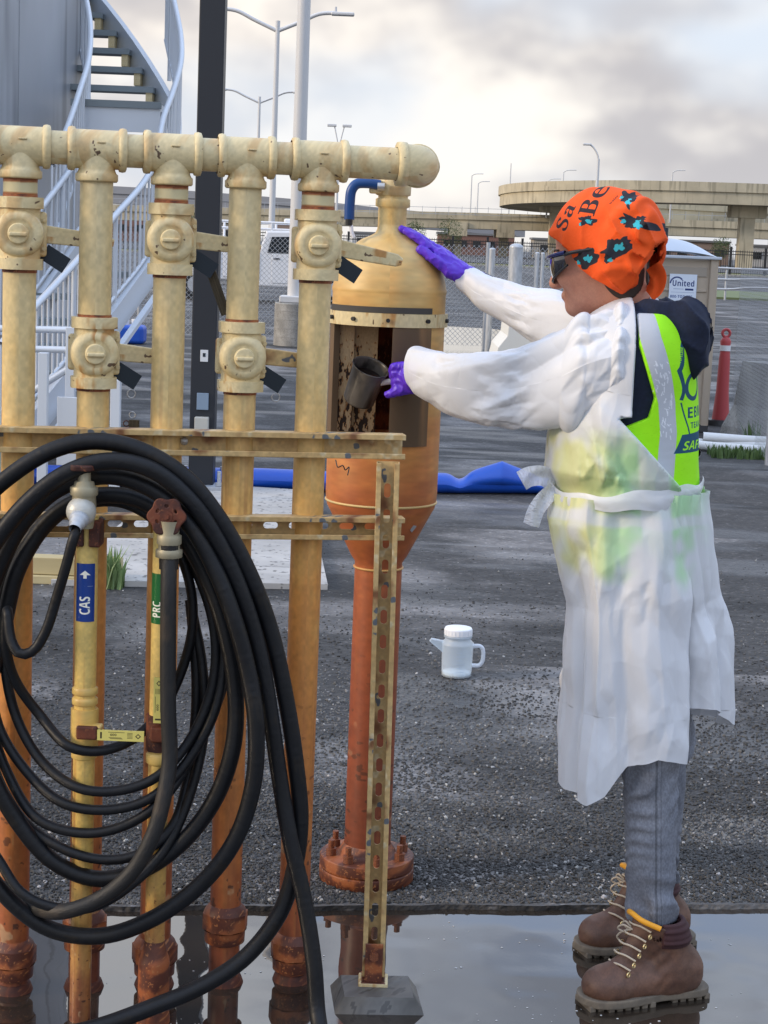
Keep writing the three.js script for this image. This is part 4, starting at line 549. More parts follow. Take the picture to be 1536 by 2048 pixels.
  // sleeves: cloth tubes lofted through stations [x, y, z, half height, half depth], creased along the arm
  function sleeve(st, seed, amp, n = 260, m = 170) {
    const col = k => new THREE.CatmullRomCurve3(st.map(q => new THREE.Vector3(q[k], 0, 0))), C = [0, 1, 2, 3, 4].map(col), at = (k, t) => C[k].getPoint(t).x, V = [], U = [], I = []; let L = 0, px, pz;
    for (let i = 0; i <= n; i++) { const t = i / n, x = at(0, t), y = at(1, t), z = at(2, t), h = at(3, t), w = at(4, t), e = 0.004, tx = at(0, Math.min(1, t + e)) - at(0, Math.max(0, t - e)), tz = at(2, Math.min(1, t + e)) - at(2, Math.max(0, t - e)), l = Math.hypot(tx, tz) || 1, va = lerp(40, 6, sst(0.1, 0.9, t)) * DEG, nx = -Math.sin(va), nz = Math.cos(va); if (i) L += Math.hypot(x - px, z - pz); px = x; pz = z;
      for (let j = 0; j <= m; j++) { const a = j / m * Math.PI * 2, ca = Math.cos(a), sa = Math.sin(a), P2 = v => Math.sign(v) * Math.pow(Math.abs(v), 0.82); const rr = 0.5 * (h + w), ex = 6 * ca * rr, ey = 6 * sa * rr; // noise lives on the tube, stretched along it
        const lo = L * 0.36, big = facet(lo * 11 + 0.5 * ca + seed, (ca * rr) * 15 + L * 2.2, (sa * rr) * 15 - L * 1.4 + seed, 21), mid = facet(lo * 24 + seed, ca * rr * 34 + L * 5, sa * rr * 34, 23), fin = facet(L * 40, ca * rr * 64, sa * rr * 64 + L * 10, 25), k = sst(-0.3, 0.3, n3(L * 9, ex, ey + seed));
        let d = amp * (1.5 * big + 1.0 * k * mid + 0.42 * k * fin); d *= 0.35 + 0.65 * sst(0, 0.12, t); const H = h + d, W = w + d; V.push(x + nx * P2(ca) * W, y + P2(sa) * H, z + nz * P2(ca) * W); U.push(L, j / m * rr * 6.3); if (i && j) { const q = i * (m + 1) + j; I.push(q - m - 2, q - m - 1, q - 1, q - 1, q - m - 1, q); } } }
    const g = new THREE.BufferGeometry(); g.setAttribute('position', new THREE.Float32BufferAttribute(V, 3)); g.setAttribute('uv', new THREE.Float32BufferAttribute(U, 2)); g.setIndex(I); g.computeVertexNormals(); return g;
  }
  part('gown_sleeve', sleeve(STN, 2.0, 0.023), sleeveM, P, 'creased near gown sleeve hanging below the arm');
  part('gown_sleeve', sleeve(STF, 7.0, 0.018), sleeveM, P, 'far gown sleeve reaching to the dome');
  part('gown_collar', sdfMesh((x, y, z) => { const p0 = capd(x, y, z, [0.485, 1.375, -3.735], [0.452, 1.445, -3.735], 0.085, 0.070); const d = Math.max(p0, -(p0 + 0.006)) + 0.004 * crumple(x, y, z, 1.4); return Math.max(d, 0.425 - 0.2 * (y - 1.4) - x, 1.365 - y, y - (1.395 + (x - 0.45) * 0.55)); }, [0.38, 1.34, -3.85], [0.60, 1.50, -3.62], 0.005), filmM, P);
  // skirt sheets hang from the waist
  function sheet(a0, a1, hem, cx, rx, rz, n, m, top, seed, amp) {
    const V = [], U = [], I = []; for (let i = 0; i <= n; i++) for (let j = 0; j <= m; j++) {
      const a = lerp(a0, a1, i / n), yh = hem(a / DEG), y = lerp(top(a / DEG), yh, j / m), t = clamp((1.05 - y) / 0.6);
      const fold = (0.012 * (1 - 2 * Math.abs(md(a * 1.15 + seed + 0.35 * n3(a, y * 2.2, seed), 1) - 0.5) * 2) + 0.008 * (0.5 - Math.abs(md(a * 2.3 + 2 * seed + 0.5 * n3(a * 2, y * 2.6, seed), 1) - 0.5) * 2)) * (0.25 + t); let sp = v => Math.sign(v) * Math.pow(Math.abs(v), 0.74), bx = -sp(Math.cos(a)), bz = sp(Math.sin(a));
      let X = cx(y) + bx * (rx(y, a) + fold), Z = -3.735 + 0.02 * t + bz * (rz(y) + fold); const cr = 0.003 * Math.exp(-Math.abs(a / DEG - 62 - 5 * n3(y * 4, 1, seed)) / 1.2); const gat = 0.0045 * Math.sin(a * 26 + 3 * n3(a * 3, y * 6, seed)) * Math.exp(-(1.04 - y) / 0.05); const c = amp * crumple(X + seed, y, Z, 0.9, 0.5) * (0.25 + 0.75 * sst(1.04, 0.96, y)) + cr + gat; X += bx * c; Z += bz * c; V.push(X, y + 0.004 * n3(X * 14, 2, Z * 14), Z); U.push(a * 0.17, y);
      if (i && j) { const q = i * (m + 1) + j; I.push(q - m - 2, q - m - 1, q - 1, q - 1, q - m - 1, q); }
    }
    const g = new THREE.BufferGeometry(); g.setAttribute('position', new THREE.Float32BufferAttribute(V, 3)); g.setAttribute('uv', new THREE.Float32BufferAttribute(U, 2)); g.setIndex(I); g.computeVertexNormals(); return g;
  }
  const hemM = d => { const K = [[-140, 0.50], [-60, 0.47], [-20, 0.43], [0, 0.415], [30, 0.405], [55, 0.405], [68, 0.425], [84, 0.49], [98, 0.512], [118, 0.500], [140, 0.488], [160, 0.50]]; for (let i = 1; i < K.length; i++) if (d <= K[i][0]) { const t = (d - K[i - 1][0]) / (K[i][0] - K[i - 1][0]); return lerp(K[i - 1][1], K[i][1], t); } return 0.5; };
  const skT = () => 1.030;
  const skirtM = gown.clone(); skirtM.transmission = 0.20;
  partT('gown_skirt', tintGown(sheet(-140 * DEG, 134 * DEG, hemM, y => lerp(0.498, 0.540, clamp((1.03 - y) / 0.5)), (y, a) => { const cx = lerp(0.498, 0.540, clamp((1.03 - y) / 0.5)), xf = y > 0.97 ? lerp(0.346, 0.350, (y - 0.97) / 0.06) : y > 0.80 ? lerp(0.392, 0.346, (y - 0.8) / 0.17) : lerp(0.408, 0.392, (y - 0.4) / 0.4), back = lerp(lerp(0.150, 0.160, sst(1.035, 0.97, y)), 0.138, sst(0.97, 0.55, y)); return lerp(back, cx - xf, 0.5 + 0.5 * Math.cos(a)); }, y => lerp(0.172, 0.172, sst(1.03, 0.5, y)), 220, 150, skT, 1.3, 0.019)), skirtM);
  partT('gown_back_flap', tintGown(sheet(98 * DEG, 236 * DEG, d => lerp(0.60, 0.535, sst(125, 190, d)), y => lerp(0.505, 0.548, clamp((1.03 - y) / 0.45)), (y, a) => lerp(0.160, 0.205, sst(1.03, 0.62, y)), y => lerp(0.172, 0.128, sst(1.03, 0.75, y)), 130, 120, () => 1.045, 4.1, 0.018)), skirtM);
  // belt and its loose ends at the front
  { const pts = []; for (let i = 0; i <= 40; i++) { const a = lerp(-30, 175, i / 40) * DEG; pts.push([0.500 - 0.163 * Math.cos(a), 1.024 + 0.030 * sst(40, 175, a / DEG) + 0.004 * Math.sin(a * 9), -3.735 + 0.189 * Math.sin(a)]); }
    const V = [], I = [], U = []; pts.forEach((p, i) => { for (let j = 0; j <= 6; j++) { const w = (j / 6 - 0.5) * (0.034 + 0.008 * Math.sin(i * 0.3)), bul = 0.004 * (facet(i * 0.55, j * 0.8, 3.5, 41)) - 0.003 * Math.abs(j / 3 - 1); const a = lerp(-30, 175, i / 40) * DEG; V.push(p[0] - Math.cos(a) * bul, p[1] + w, p[2] + Math.sin(a) * bul); U.push(i / 90, j / 90); if (i && j) { const q = i * 7 + j; I.push(q - 8, q - 7, q - 1, q - 1, q - 7, q); } } });
    const g = new THREE.BufferGeometry(); g.setAttribute('position', new THREE.Float32BufferAttribute(V, 3)); g.setAttribute('uv', new THREE.Float32BufferAttribute(U, 2)); g.setIndex(I); g.computeVertexNormals(); part('gown_belt', g, filmM, P); }
  function ribbon(path, w, tw) { const c = new THREE.CatmullRomCurve3(path.map(p => new THREE.Vector3(...p))), V = [], U = [], I = []; for (let i = 0; i <= 24; i++) { const p = c.getPoint(i / 24), t = c.getTangent(i / 24), s = new THREE.Vector3().crossVectors(t, new THREE.Vector3(0.1, 0, 1)).normalize().applyAxisAngle(t, tw); for (let j = 0; j <= 6; j++) { const k = (j / 6 - 0.5) * w; V.push(p.x + s.x * k, p.y + s.y * k, p.z + s.z * k + 0.006 * Math.sin(j * 1.1 + i * 0.2)); U.push(i / 12, j / 12); if (i && j) { const q = i * 7 + j; I.push(q - 8, q - 7, q - 1, q - 1, q - 7, q); } } } const g = new THREE.BufferGeometry(); g.setAttribute('position', new THREE.Float32BufferAttribute(V, 3)); g.setAttribute('uv', new THREE.Float32BufferAttribute(U, 2)); g.setIndex(I); g.computeVertexNormals(); return g; }
  part('gown_tie', ribbon([[0.350, 1.045, -3.69], [0.325, 1.062, -3.68], [0.298, 1.060, -3.675], [0.280, 1.050, -3.67]], 0.042, 0.3), filmM, P); part('gown_tie', ribbon([[0.350, 1.035, -3.67], [0.330, 1.022, -3.655], [0.312, 0.995, -3.65], [0.303, 0.962, -3.65]], 0.034, 0.2), filmM, P);

  // ---- gloves
  const glove = S({ map: tex(128, 128, (u, v) => mix3([84, 40, 196], [104, 58, 214], fbm(u * 8, v * 8, 8, 4, 741)), { srgb: true, rep: [8, 8] }), roughness: 0.42, bumpMap: fineBump, bumpScale: 0.0004 });
  part('glove', sdfMesh((x, y, z) => handN(x + 0.004, y, z) - 0.0018 * Math.pow(Math.max(0, 1 - 3 * Math.abs(n3(x * 60, y * 55, z * 60))), 2), [-0.06, 1.15, -4.07], [0.13, 1.30, -3.92], 0.003), glove, P, 'purple glove closed round the dipper handle');
  part('glove', sdfMesh((x, y, z) => handF(x, y, z) - 0.0022 * Math.pow(Math.max(0, 1 - 3 * Math.abs(n3(x * 55 + y * 30, y * 45, z * 40))), 2) + 0.0008 * n3(x * 90, y * 90, z * 90), [-0.01, 1.39, -4.21], [0.235, 1.58, -4.05], 0.003), glove, P, 'purple glove spread on the vessel dome');
  part('sleeve_cuff', sdfMesh((x, y, z) => Math.max(capd(x, y, z, [0.205, 1.428, -4.113], [0.176, 1.440, -4.113], 0.036, 0.034), 0.172 - x), [0.15, 1.37, -4.17], [0.26, 1.49, -4.06], 0.004), navy, P);

  // ---- bandana
  const band = (x, y, z) => {
    const [f, u, s] = toH(x, y, z); let d = ell(f, u, s, [-0.008, 0.030, 0], [0.106, 0.107, 0.087]); d = smin(d, ell(f, u, s, [-0.075, 0.005, 0], [0.055, 0.088, 0.070]), 0.045); d = smin(d, ell(f, u, s, [-0.088, 0.050, 0], [0.036, 0.036, 0.055]), 0.03); d = smin(d, ell(f, u, s, [-0.030, -0.035, 0], [0.060, 0.062, 0.083]), 0.02);
    const [tf, tu] = [f + 0.098, u + 0.085]; d = smin(d, ell(f, u, s, [-0.098, -0.085, 0.030], [0.020, 0.045, 0.026]), 0.025);
    if (d > 0.05) return d;
    d += 0.0050 * Math.sin((f * 0.8 + u * 1.0) * 70 + 7 * n3(f * 12, u * 12, s * 12)) * sst(0.03, -0.06, f) * 0.6 + 0.010 * n3(f * 13, u * 6, s * 11) - sst(0.125, 0.03, u) * (0.011 * Math.pow(Math.max(0, 1 - 2.6 * Math.abs(n3(f * 15 + 3 + 3 * u, u * 3, s * 5))), 2) + 0.006 * Math.pow(Math.max(0, 1 - 3 * Math.abs(n3(f * 27 + 9 - 5 * u, u * 7, s * 9))), 2));
    const rim = -(-0.80 * (f - 0.080) + 0.60 * (u - 0.062)); const back = -(u + 0.098 - Math.max(0, -f - 0.075) * 0.9) - 0.35 * (f + 0.02);
    return Math.max(d, rim + 0.006 * Math.sin(u * 60), back > -0.0 ? back * 0.9 : back * 0.9, d < -0.010 ? -(d + 0.010) : -1);
  };
  const bandT = canvasTex(1024, 1024, (c, w, h) => { // side view print: x = -f (metres*3.6), y = u
    c.fillStyle = '#f0560f'; c.fillRect(0, 0, w, h); const R = mulberry(8); for (let i = 0; i < 4000; i++) { c.fillStyle = R() > 0.5 ? 'rgba(255,110,30,0.10)' : 'rgba(215,70,0,0.10)'; c.fillRect(R() * w, R() * h, 9, 3); }
    const X = f => (0.5 - f * 3.4) * w, Y = u => (0.5 - u * 3.4) * h;
    c.fillStyle = '#2a1c22'; c.save(); c.translate(X(0.036), Y(0.055)); c.rotate(-1.05); c.font = 'bold 165px serif'; c.fillText('Sa', 0, 0); c.restore(); c.save(); c.translate(X(-0.030), Y(0.070)); c.rotate(-1.2); c.font = 'bold 185px serif'; c.fillText('Be', 0, 0); c.restore(); c.save(); c.translate(X(-0.062), Y(0.088)); c.rotate(-0.9); c.font = 'bold 24px serif'; c.fillText('water', 0, 0); c.restore();
    const blot = (f, u, s, rot, seed) => { c.save(); c.translate(X(f), Y(u)); c.rotate(rot); const shape = (ox, oy, sx, sy, rough, sd) => { c.beginPath(); for (let k = 0; k <= 60; k++) { const a = k / 60 * 6.283, q = 1 + rough * (fbm(Math.cos(a) * 1.7 + 5, Math.sin(a) * 1.7 + 5, 64, 3, sd) - 0.5) * 2; const x = ox + sx * q * Math.cos(a), y = oy + sy * q * Math.sin(a); k ? c.lineTo(x, y) : c.moveTo(x, y); } c.closePath(); c.fill(); }; c.fillStyle = '#23242e'; shape(0, 0, s * 1.15, s * 0.68, 0.95, seed); shape(-s * 0.5, s * 0.35, s * 0.45, s * 0.3, 0.8, seed + 3); shape(s * 0.35, -s * 0.42, s * 0.35, s * 0.3, 0.8, seed + 5); c.fillStyle = '#35aebd'; shape(s * 0.42, s * 0.10, s * 0.46, s * 0.34, 0.75, seed + 7); shape(-s * 0.85, s * 0.42, s * 0.2, s * 0.2, 0.8, seed + 9); c.fillStyle = '#23242e'; shape(s * 0.62, -s * 0.2, s * 0.22, s * 0.16, 0.9, seed + 11); c.restore(); };
    blot(0.004, -0.004, 74, 0.15, 11); blot(-0.064, -0.004, 84, -0.5, 12); blot(-0.108, 0.042, 78, 0.7, 13); blot(-0.014, 0.066, 50, 0.2, 14); blot(-0.095, 0.092, 60, 0.9, 15);
  });
  part('bandana', sdfMesh(band, [0.26, 1.34, -3.88], [0.62, 1.69, -3.56], 0.0042, (x, y, z) => { const [f, u] = toH(x, y, z); return [0.5 - f * 3.4, 0.5 + u * 3.4]; }), S({ map: bandT, roughness: 0.85, sheen: 0.2, bumpMap: fineBump, bumpScale: 0.0004 }), P, 'orange bandana with dark lettering and teal blotches');

  part('bandana_tail', ribbon([[0.522, 1.50, -3.665], [0.532, 1.478, -3.658], [0.529, 1.455, -3.662], [0.518, 1.440, -3.668]], 0.045, 1.0), S({ color: rgb(0.82, 0.10, 0.008), roughness: 0.85 }), P);

  // ---- wraparound safety glasses
  const gl = (u, r, a) => frH(0.022 + r * Math.cos(a), u, r * Math.sin(a) * 0.98);
  { const V = [], I = [], U = []; for (let i = 0; i <= 40; i++) for (let j = 0; j <= 10; j++) { const a = lerp(-74, 74, i / 40) * DEG, e = Math.abs(a) / (74 * DEG), t = j / 10; const u0 = lerp(-0.030, -0.010, e * e) + (Math.abs(a) < 0.12 ? 0.012 * (1 - Math.abs(a) / 0.12) : 0), u1 = 0.020 - 0.006 * e; V.push(...gl(lerp(u0, u1, t), 0.089 + 0.003 * Math.sin(t * 3.14), a)); U.push(i / 40, t); if (i && j) { const q = i * 11 + j; I.push(q - 12, q - 11, q - 1, q - 1, q - 11, q); } }
    const g = new THREE.BufferGeometry(); g.setAttribute('position', new THREE.Float32BufferAttribute(V, 3)); g.setAttribute('uv', new THREE.Float32BufferAttribute(U, 2)); g.setIndex(I); g.computeVertexNormals();
    const gla = part('safety_glasses', g, S({ color: rgb(0.03, 0.032, 0.045), roughness: 0.06, metalness: 0.35, clearcoat: 1 }), P);
    const rimPts = (k) => [...Array(25)].map((_, i) => { const a = lerp(-76, 76, i / 24) * DEG, e = Math.abs(a) / (76 * DEG); return gl(k ? 0.022 - 0.006 * e : lerp(-0.031, -0.010, e * e), 0.0905, a); });
    part('brow_bar', G.tube(rimPts(1), 0.0042, 60, 8), S({ color: rgb(0.02, 0.03, 0.14), roughness: 0.25, metalness: 0.4 }), gla); part('lower_rim', G.tube(rimPts(0), 0.0024, 60, 8), M.black, gla);
    for (const s of [-1, 1]) part('temple_arm', G.tube([gl(0.012, 0.089, s * 73 * DEG), frH(0.03, 0.012, s * 0.090), frH(-0.02, 0.008, s * 0.088)], 0.0038, 20, 8), M.black, gla);
  }

  // ---- boots
  const leather = S({ map: tex(512, 512, (u, v) => { const n = fbm(u * 8, v * 8, 8, 5, 751), f = fbm(u * 60, v * 60, 60, 2, 753), w = fbm(u * 5, v * 5, 5, 4, 757); let c = mix3([76, 50, 40], [98, 70, 54], n); c = mix3(c, [128, 92, 72], 0.4 * sst(0.5, 0.8, w)); return c.map(k => k * (1 + 0.2 * (f - 0.5))); }, { srgb: true, rep: [6, 6] }), roughness: 0.55, bumpMap: grainBump, bumpScale: 0.0012 });
  const soleM = S({ map: tex(256, 256, (u, v) => mix3([128, 116, 100], [92, 84, 74], fbm(u * 10, v * 10, 10, 4, 761)), { srgb: true, rep: [8, 8] }), roughness: 0.85 });
  const collarM = S({ color: rgb(0.045, 0.014, 0.016), roughness: 0.8 }), laceM = S({ color: rgb(0.50, 0.42, 0.32), roughness: 0.85 }), gold = S({ color: rgb(0.7, 0.55, 0.28), roughness: 0.3, metalness: 0.8 }), yel = S({ color: rgb(0.75, 0.33, 0.015), roughness: 0.6 });
  function boot(heel, toe, lbl) {
    const d = new THREE.Vector3(toe[0] - heel[0], 0, toe[1] - heel[1]).normalize(), mtx = new THREE.Matrix4().makeBasis(d, new THREE.Vector3(0, 1, 0), new THREE.Vector3().crossVectors(d, new THREE.Vector3(0, 1, 0))).setPosition(heel[0] - PB[0], 0, heel[1] - PB[2]);
    const add = (n, g, m, par) => { const o = Array.isArray(g) ? merge(g) : g; o.applyMatrix4(mtx); return mesh(n, o, m, par); };
    const wid = x => x < 0.10 ? 0.92 : 1; void wid;
    const upper = (x, y, z) => { let q = capd(x, y, z * 0.98, [0.052, 0.058, 0], [0.052, 0.048, 0], 0.041, 0.041); q = smin(q, capd(x, y, z * 0.92, [0.09, 0.052, 0], [0.20, 0.036, 0], 0.044, 0.038), 0.02); q = smin(q, ell(x, y, z, [0.224, 0.040, 0], [0.054, 0.040, 0.049]), 0.02); q = smin(q, capd(x, y, z, [0.082, 0.070, 0], [0.122, 0.21, 0], 0.045, 0.052), 0.04); q = smin(q, capd(x, y, z * 1.2, [0.145, 0.14, 0], [0.195, 0.068, 0], 0.024, 0.018), 0.035);
      q += 0.0015 * n3(x * 45, y * 45, z * 45) + 0.002 * Math.sin((x + y) * 190) * sst(0.15, 0.13, x) * sst(0.1, 0.13, x) * 0.5; const top = y - (0.166 + 0.12 * (x - 0.11)); q -= 0.0016 * sst(0.0, 0.003, 0.205 - x - 0.6 * Math.abs(z)); return Math.max(q, 0.018 - y, top, top > -0.03 ? -(Math.hypot(x - 0.112, z) - 0.044) : -1); };
    const b = add('boot', sdfMesh(upper, [-0.01, 0.005, -0.075], [0.30, 0.19, 0.075], 0.0035, (x, y, z) => [x + 0.3 * z, y + 0.5 * z]), leather, P); b.userData.label = lbl;
    const so = new THREE.Shape(), L = [[-0.002, 0.0], [0.004, 0.028], [0.03, 0.041], [0.08, 0.040], [0.12, 0.040], [0.18, 0.050], [0.23, 0.052], [0.268, 0.038], [0.283, 0.012]]; const op = [...L, ...L.slice(1).reverse().map(p => [p[0], -p[1]])]; so.setFromPoints(new THREE.SplineCurve([...op, op[0]].map(p => new THREE.Vector2(...p))).getPoints(80));
    const lugs = []; for (let k = 0; k < 15; k++) { const x = 0.008 + k * 0.0188; if (k > 4 && k < 7) continue; const w = k < 5 ? 0.072 : k > 12 ? 0.072 : 0.092; lugs.push(G.rbox(0.013, 0.012, w, 0.002, x, 0.005, 0)); }
    add('sole', boxUV(merge([new THREE.ExtrudeGeometry(so, { depth: 0.010, bevelEnabled: true, bevelSize: 0.002, bevelThickness: 0.003, bevelSegments: 2 }).rotateX(Math.PI / 2).translate(0, 0.021, 0), ...lugs])), soleM, b);
    add('padded_collar', sdfMesh((x, y, z) => { const r = Math.hypot(x - 0.104 - 0.25 * (y - 0.15), z); let q = Math.hypot(r - 0.046, (y - 0.155) * 0.55) - 0.010; q = Math.min(q, Math.hypot(r - 0.048, (y - 0.138) * 0.7) - 0.010); return Math.max(q + 0.0012 * Math.sin(y * 500), x - 0.128); }, [0.02, 0.11, -0.085], [0.16, 0.19, 0.085], 0.0035), collarM, b);
    add('tongue', boxUV(merge([G.tube([[0.135, 0.168, -0.048], [0.166, 0.180, -0.024], [0.174, 0.186, 0.004], [0.164, 0.178, 0.034], [0.128, 0.164, 0.057]], 0.0060, 24, 8)])), yel, b);
    add('side_patch', G.rbox(0.058, 0.013, 0.003, 0.001).rotateZ(-0.08).translate(0.088, 0.126, 0.0535), S({ color: rgb(0.5, 0.46, 0.36), roughness: 0.7 }), b);
    const row = k => { const t = k / 4; return [lerp(0.208, 0.166, t), lerp(0.080, 0.158, t)]; };
    for (let k = 0; k < 5; k++) { const [x, y] = row(k); for (const s of [-1, 1]) add('eyelet', new THREE.TorusGeometry(0.0045, 0.0018, 6, 14).rotateY(0.45).translate(x - 0.012, y - 0.008, s * (0.036 + 0.001 * k)), gold, b); add('lace', G.tube([[x - 0.010, y - 0.006, 0.036], [x + 0.004, y + 0.004, 0.02], [x + 0.006, y + 0.006, 0], [x, y + 0.008, -0.02], [x - 0.010 - 0.006, y, -0.036]], 0.0022, 16, 6), laceM, b); }
    add('lace_bow', [G.tube([[0.167, 0.150, 0.01], [0.175, 0.160, 0.028], [0.171, 0.148, 0.044], [0.163, 0.138, 0.035], [0.167, 0.150, 0.012]], 0.0022, 24, 6), G.tube([[0.169, 0.150, 0.005], [0.179, 0.138, 0.030], [0.183, 0.120, 0.046], [0.177, 0.112, 0.042]], 0.0022, 20, 6), G.tube([[0.169, 0.150, 0.0], [0.187, 0.158, 0.016], [0.191, 0.146, 0.03], [0.181, 0.140, 0.022]], 0.0022, 20, 6)], laceM, b);
    add('seam_welt', [G.tube([[0.105, 0.120, 0.052], [0.085, 0.105, 0.056], [0.075, 0.07, 0.052], [0.07, 0.035, 0.049]], 0.0018, 20, 5), G.tube([[0.165, 0.075, 0.042], [0.14, 0.058, 0.050], [0.11, 0.060, 0.052], [0.075, 0.060, 0.052]], 0.0018, 20, 5)], leather, b);
    return b;
  }
  boot([0.706, -3.585], [0.434, -3.485], 'brown leather work boot with loose tan laces'); boot([0.726, -3.872], [0.462, -3.768], 'far brown work boot partly hidden behind the other');
}
// ---------------------------------------------------------------- dipper cup held in the port
{
  const t = thing('dipper_cup', 'smoky grey plastic dipper cup on a white handle inside the vessel port', 'cup', [-0.056, 1.205, -4.065]);
  const cupM = S({ map: tex(256, 256, (u, v) => mix3([112, 106, 98], [40, 36, 33], sst(0.35, 0.7, fbm(u * 8, v * 6, 8, 4, 771))), { srgb: true }), roughness: 0.4, transmission: 0.25, thickness: 0 });
  const g = G.lathe([[0.0, -0.050], [0.036, -0.050], [0.040, -0.044], [0.043, 0.02], [0.046, 0.05], [0.049, 0.054], [0.0465, 0.055], [0.043, 0.05], [0.040, 0.02], [0.037, -0.042], [0, -0.046]], 40); g.scale(0.9, 0.9, 0.9).rotateX(0.42).rotateZ(-0.32); const b = mesh('cup', g, cupM, t); void b;
  const res = mesh('sludge', new THREE.CircleGeometry(0.0365, 28).rotateX(-Math.PI / 2).translate(0, 0.022, 0).rotateX(0.42).rotateZ(-0.32), S({ map: tex(128, 128, (u, v) => mix3([28, 18, 14], [92, 48, 28], sst(0.62, 0.75, fbm(u * 8, v * 8, 8, 3, 781))), { srgb: true }), roughness: 0.35 }), t); void res;
  mesh('handle', G.bar([0.030, 0.006, 0.020], [0.125, 0.026, 0.062], 0.0068, 14), S({ color: rgb(0.72, 0.68, 0.58), roughness: 0.45 }), t);
}
// ================================================================ small things on the asphalt
{ // sample jug
  const t = thing('sample_jug', 'small frosted plastic pouring jug with white screw lid on the asphalt', 'jug', [0.28, GY, -6.242]);
  const k = 1.72, fro = S({ color: rgb(0.84, 0.91, 0.97), roughness: 0.45, transmission: 0.75, thickness: 0 });
  const sc = p => p.map(q => [q[0] * k, q[1] * k]);
  mesh('jug_body', G.lathe(sc([[0, 0.001], [0.028, 0.001], [0.0305, 0.004], [0.031, 0.012], [0.0325, 0.068], [0.0335, 0.072], [0.027, 0.078], [0.0265, 0.084], [0.029, 0.084], [0.029, 0.088], [0.0265, 0.089], [0.0265, 0.094]]), 48), fro, t);
  mesh('contents', G.lathe(sc([[0, 0.003], [0.0285, 0.003], [0.0292, 0.012], [0, 0.0125]]), 40), S({ color: rgb(0.80, 0.82, 0.80), roughness: 0.2 }), t);
  const lid = mesh('lid', G.lathe(sc([[0.0285, 0.089], [0.0288, 0.101], [0.027, 0.104], [0, 0.1045]]), 48), S({ color: rgb(0.80, 0.81, 0.84), roughness: 0.4 }), t); for (let i = 0; i < 24; i++) mesh('lid_rib', G.box(0.0016, 0.018, 0.002, 0, 0.164, 0.0495).rotateY(i / 24 * 6.283), lid.material, lid);
  for (let i = 0; i < 6; i++) mesh('graduation_mark', wrapLabel(0.0322 * k + 0.0006 + i * 0.00025, 0.028 + i * 0.014, 0.0292 + i * 0.014, -0.1, i % 2 ? 0.25 : 0.45), S({ color: rgb(0.35, 0.42, 0.52), roughness: 0.5 }), t);
  const sp = shp([[-0.030 * k, 0.052 * k], [-0.056 * k, 0.074 * k], [-0.054 * k, 0.077 * k], [-0.030 * k, 0.073 * k]]); mesh('spout', extr(sp, 0.020, 0.003).translate(0, 0, -0.010), fro, t);
  mesh('handle', G.tube([[0.030 * k, 0.066 * k, 0], [0.046 * k, 0.066 * k, 0], [0.052 * k, 0.060 * k, 0], [0.052 * k, 0.034 * k, 0], [0.046 * k, 0.026 * k, 0], [0.031 * k, 0.025 * k, 0]], 0.0075, 40, 10), S({ color: rgb(0.80, 0.84, 0.90), roughness: 0.35, transmission: 0.3, thickness: 0 }), t);
}
{ // blue layflat hose with a buckled end
  const t = thing('layflat_hose', 'bright blue layflat hose lying across the yard with a buckled fold', 'hose', [-0.2, GY, -10.95]);
  const V = [], I = [], U = [], n = 200, m = 20; for (let i = 0; i <= n; i++) { const s = i / n, x = lerp(-2.6, 1.45, s), z = -10.62 - 0.30 * sst(-2.6, -0.5, x) - 0.34 * sst(-0.5, 1.45, x); const fold = Math.max(0, 1 - Math.abs(x - 0.72) / 0.22), dent = 0.7 * Math.exp(-Math.pow((x - 0.46) / 0.05, 2)) + 0.5 * sst(0.9, 1.0, x);
    for (let j = 0; j <= m; j++) { const a = j / m * Math.PI * 2, ry = (0.062 - 0.028 * dent) * (1 + 0.05 * n3(x * 3, 1, 1)), rz = 0.085 + 0.02 * dent; let y = Math.max(0.002, ry + ry * Math.sin(a)), zz = z + rz * Math.cos(a); if (Math.sin(a) > 0) { y += 0.085 * fold * Math.pow(Math.sin(a), 2); zz += 0.05 * fold; } V.push(x, GY + y, zz); U.push(x, j / m); if (i && j) { const q = i * (m + 1) + j; I.push(q - m - 2, q - 1, q - m - 1, q - 1, q, q - m - 1); } } }
  const g = new THREE.BufferGeometry(); g.setAttribute('position', new THREE.Float32BufferAttribute(V, 3)); g.setAttribute('uv', new THREE.Float32BufferAttribute(U, 2)); g.setIndex(I); g.computeVertexNormals();
  part('hose_tube', g, S({ color: rgb(0.012, 0.085, 0.50), roughness: 0.33, bumpMap: fineBump, bumpScale: 0.0006 }), t);
}
function blades(n, rx, rz, h, seed) { const V = [], I = [], R = mulberry(seed); for (let i = 0; i < n; i++) { const x = (R() - 0.5) * 2 * rx, z = (R() - 0.5) * 2 * rz, a = R() * 6.28, l = h * (0.35 + 0.65 * R()), w = 0.006 + 0.006 * R(), lean = 0.5 * l * R(), q = V.length / 3; const c = Math.cos(a), s = Math.sin(a); V.push(x - w * s, 0, z + w * c, x + w * s, 0, z - w * c, x + c * lean * 0.4 - w * 0.8 * s, l * 0.6, z + s * lean * 0.4 + w * 0.8 * c, x + c * lean * 0.4 + w * 0.8 * s, l * 0.6, z + s * lean * 0.4 - w * 0.8 * c, x + c * lean, l, z + s * lean); I.push(q, q + 1, q + 2, q + 1, q + 3, q + 2, q + 2, q + 3, q + 4); } const g = new THREE.BufferGeometry(); g.setAttribute('position', new THREE.Float32BufferAttribute(V, 3)); g.setIndex(I); g.computeVertexNormals(); return g; }
const grassM = S({ color: rgb(0.10, 0.17, 0.045), roughness: 0.8, transmission: 0.3, thickness: 0 });
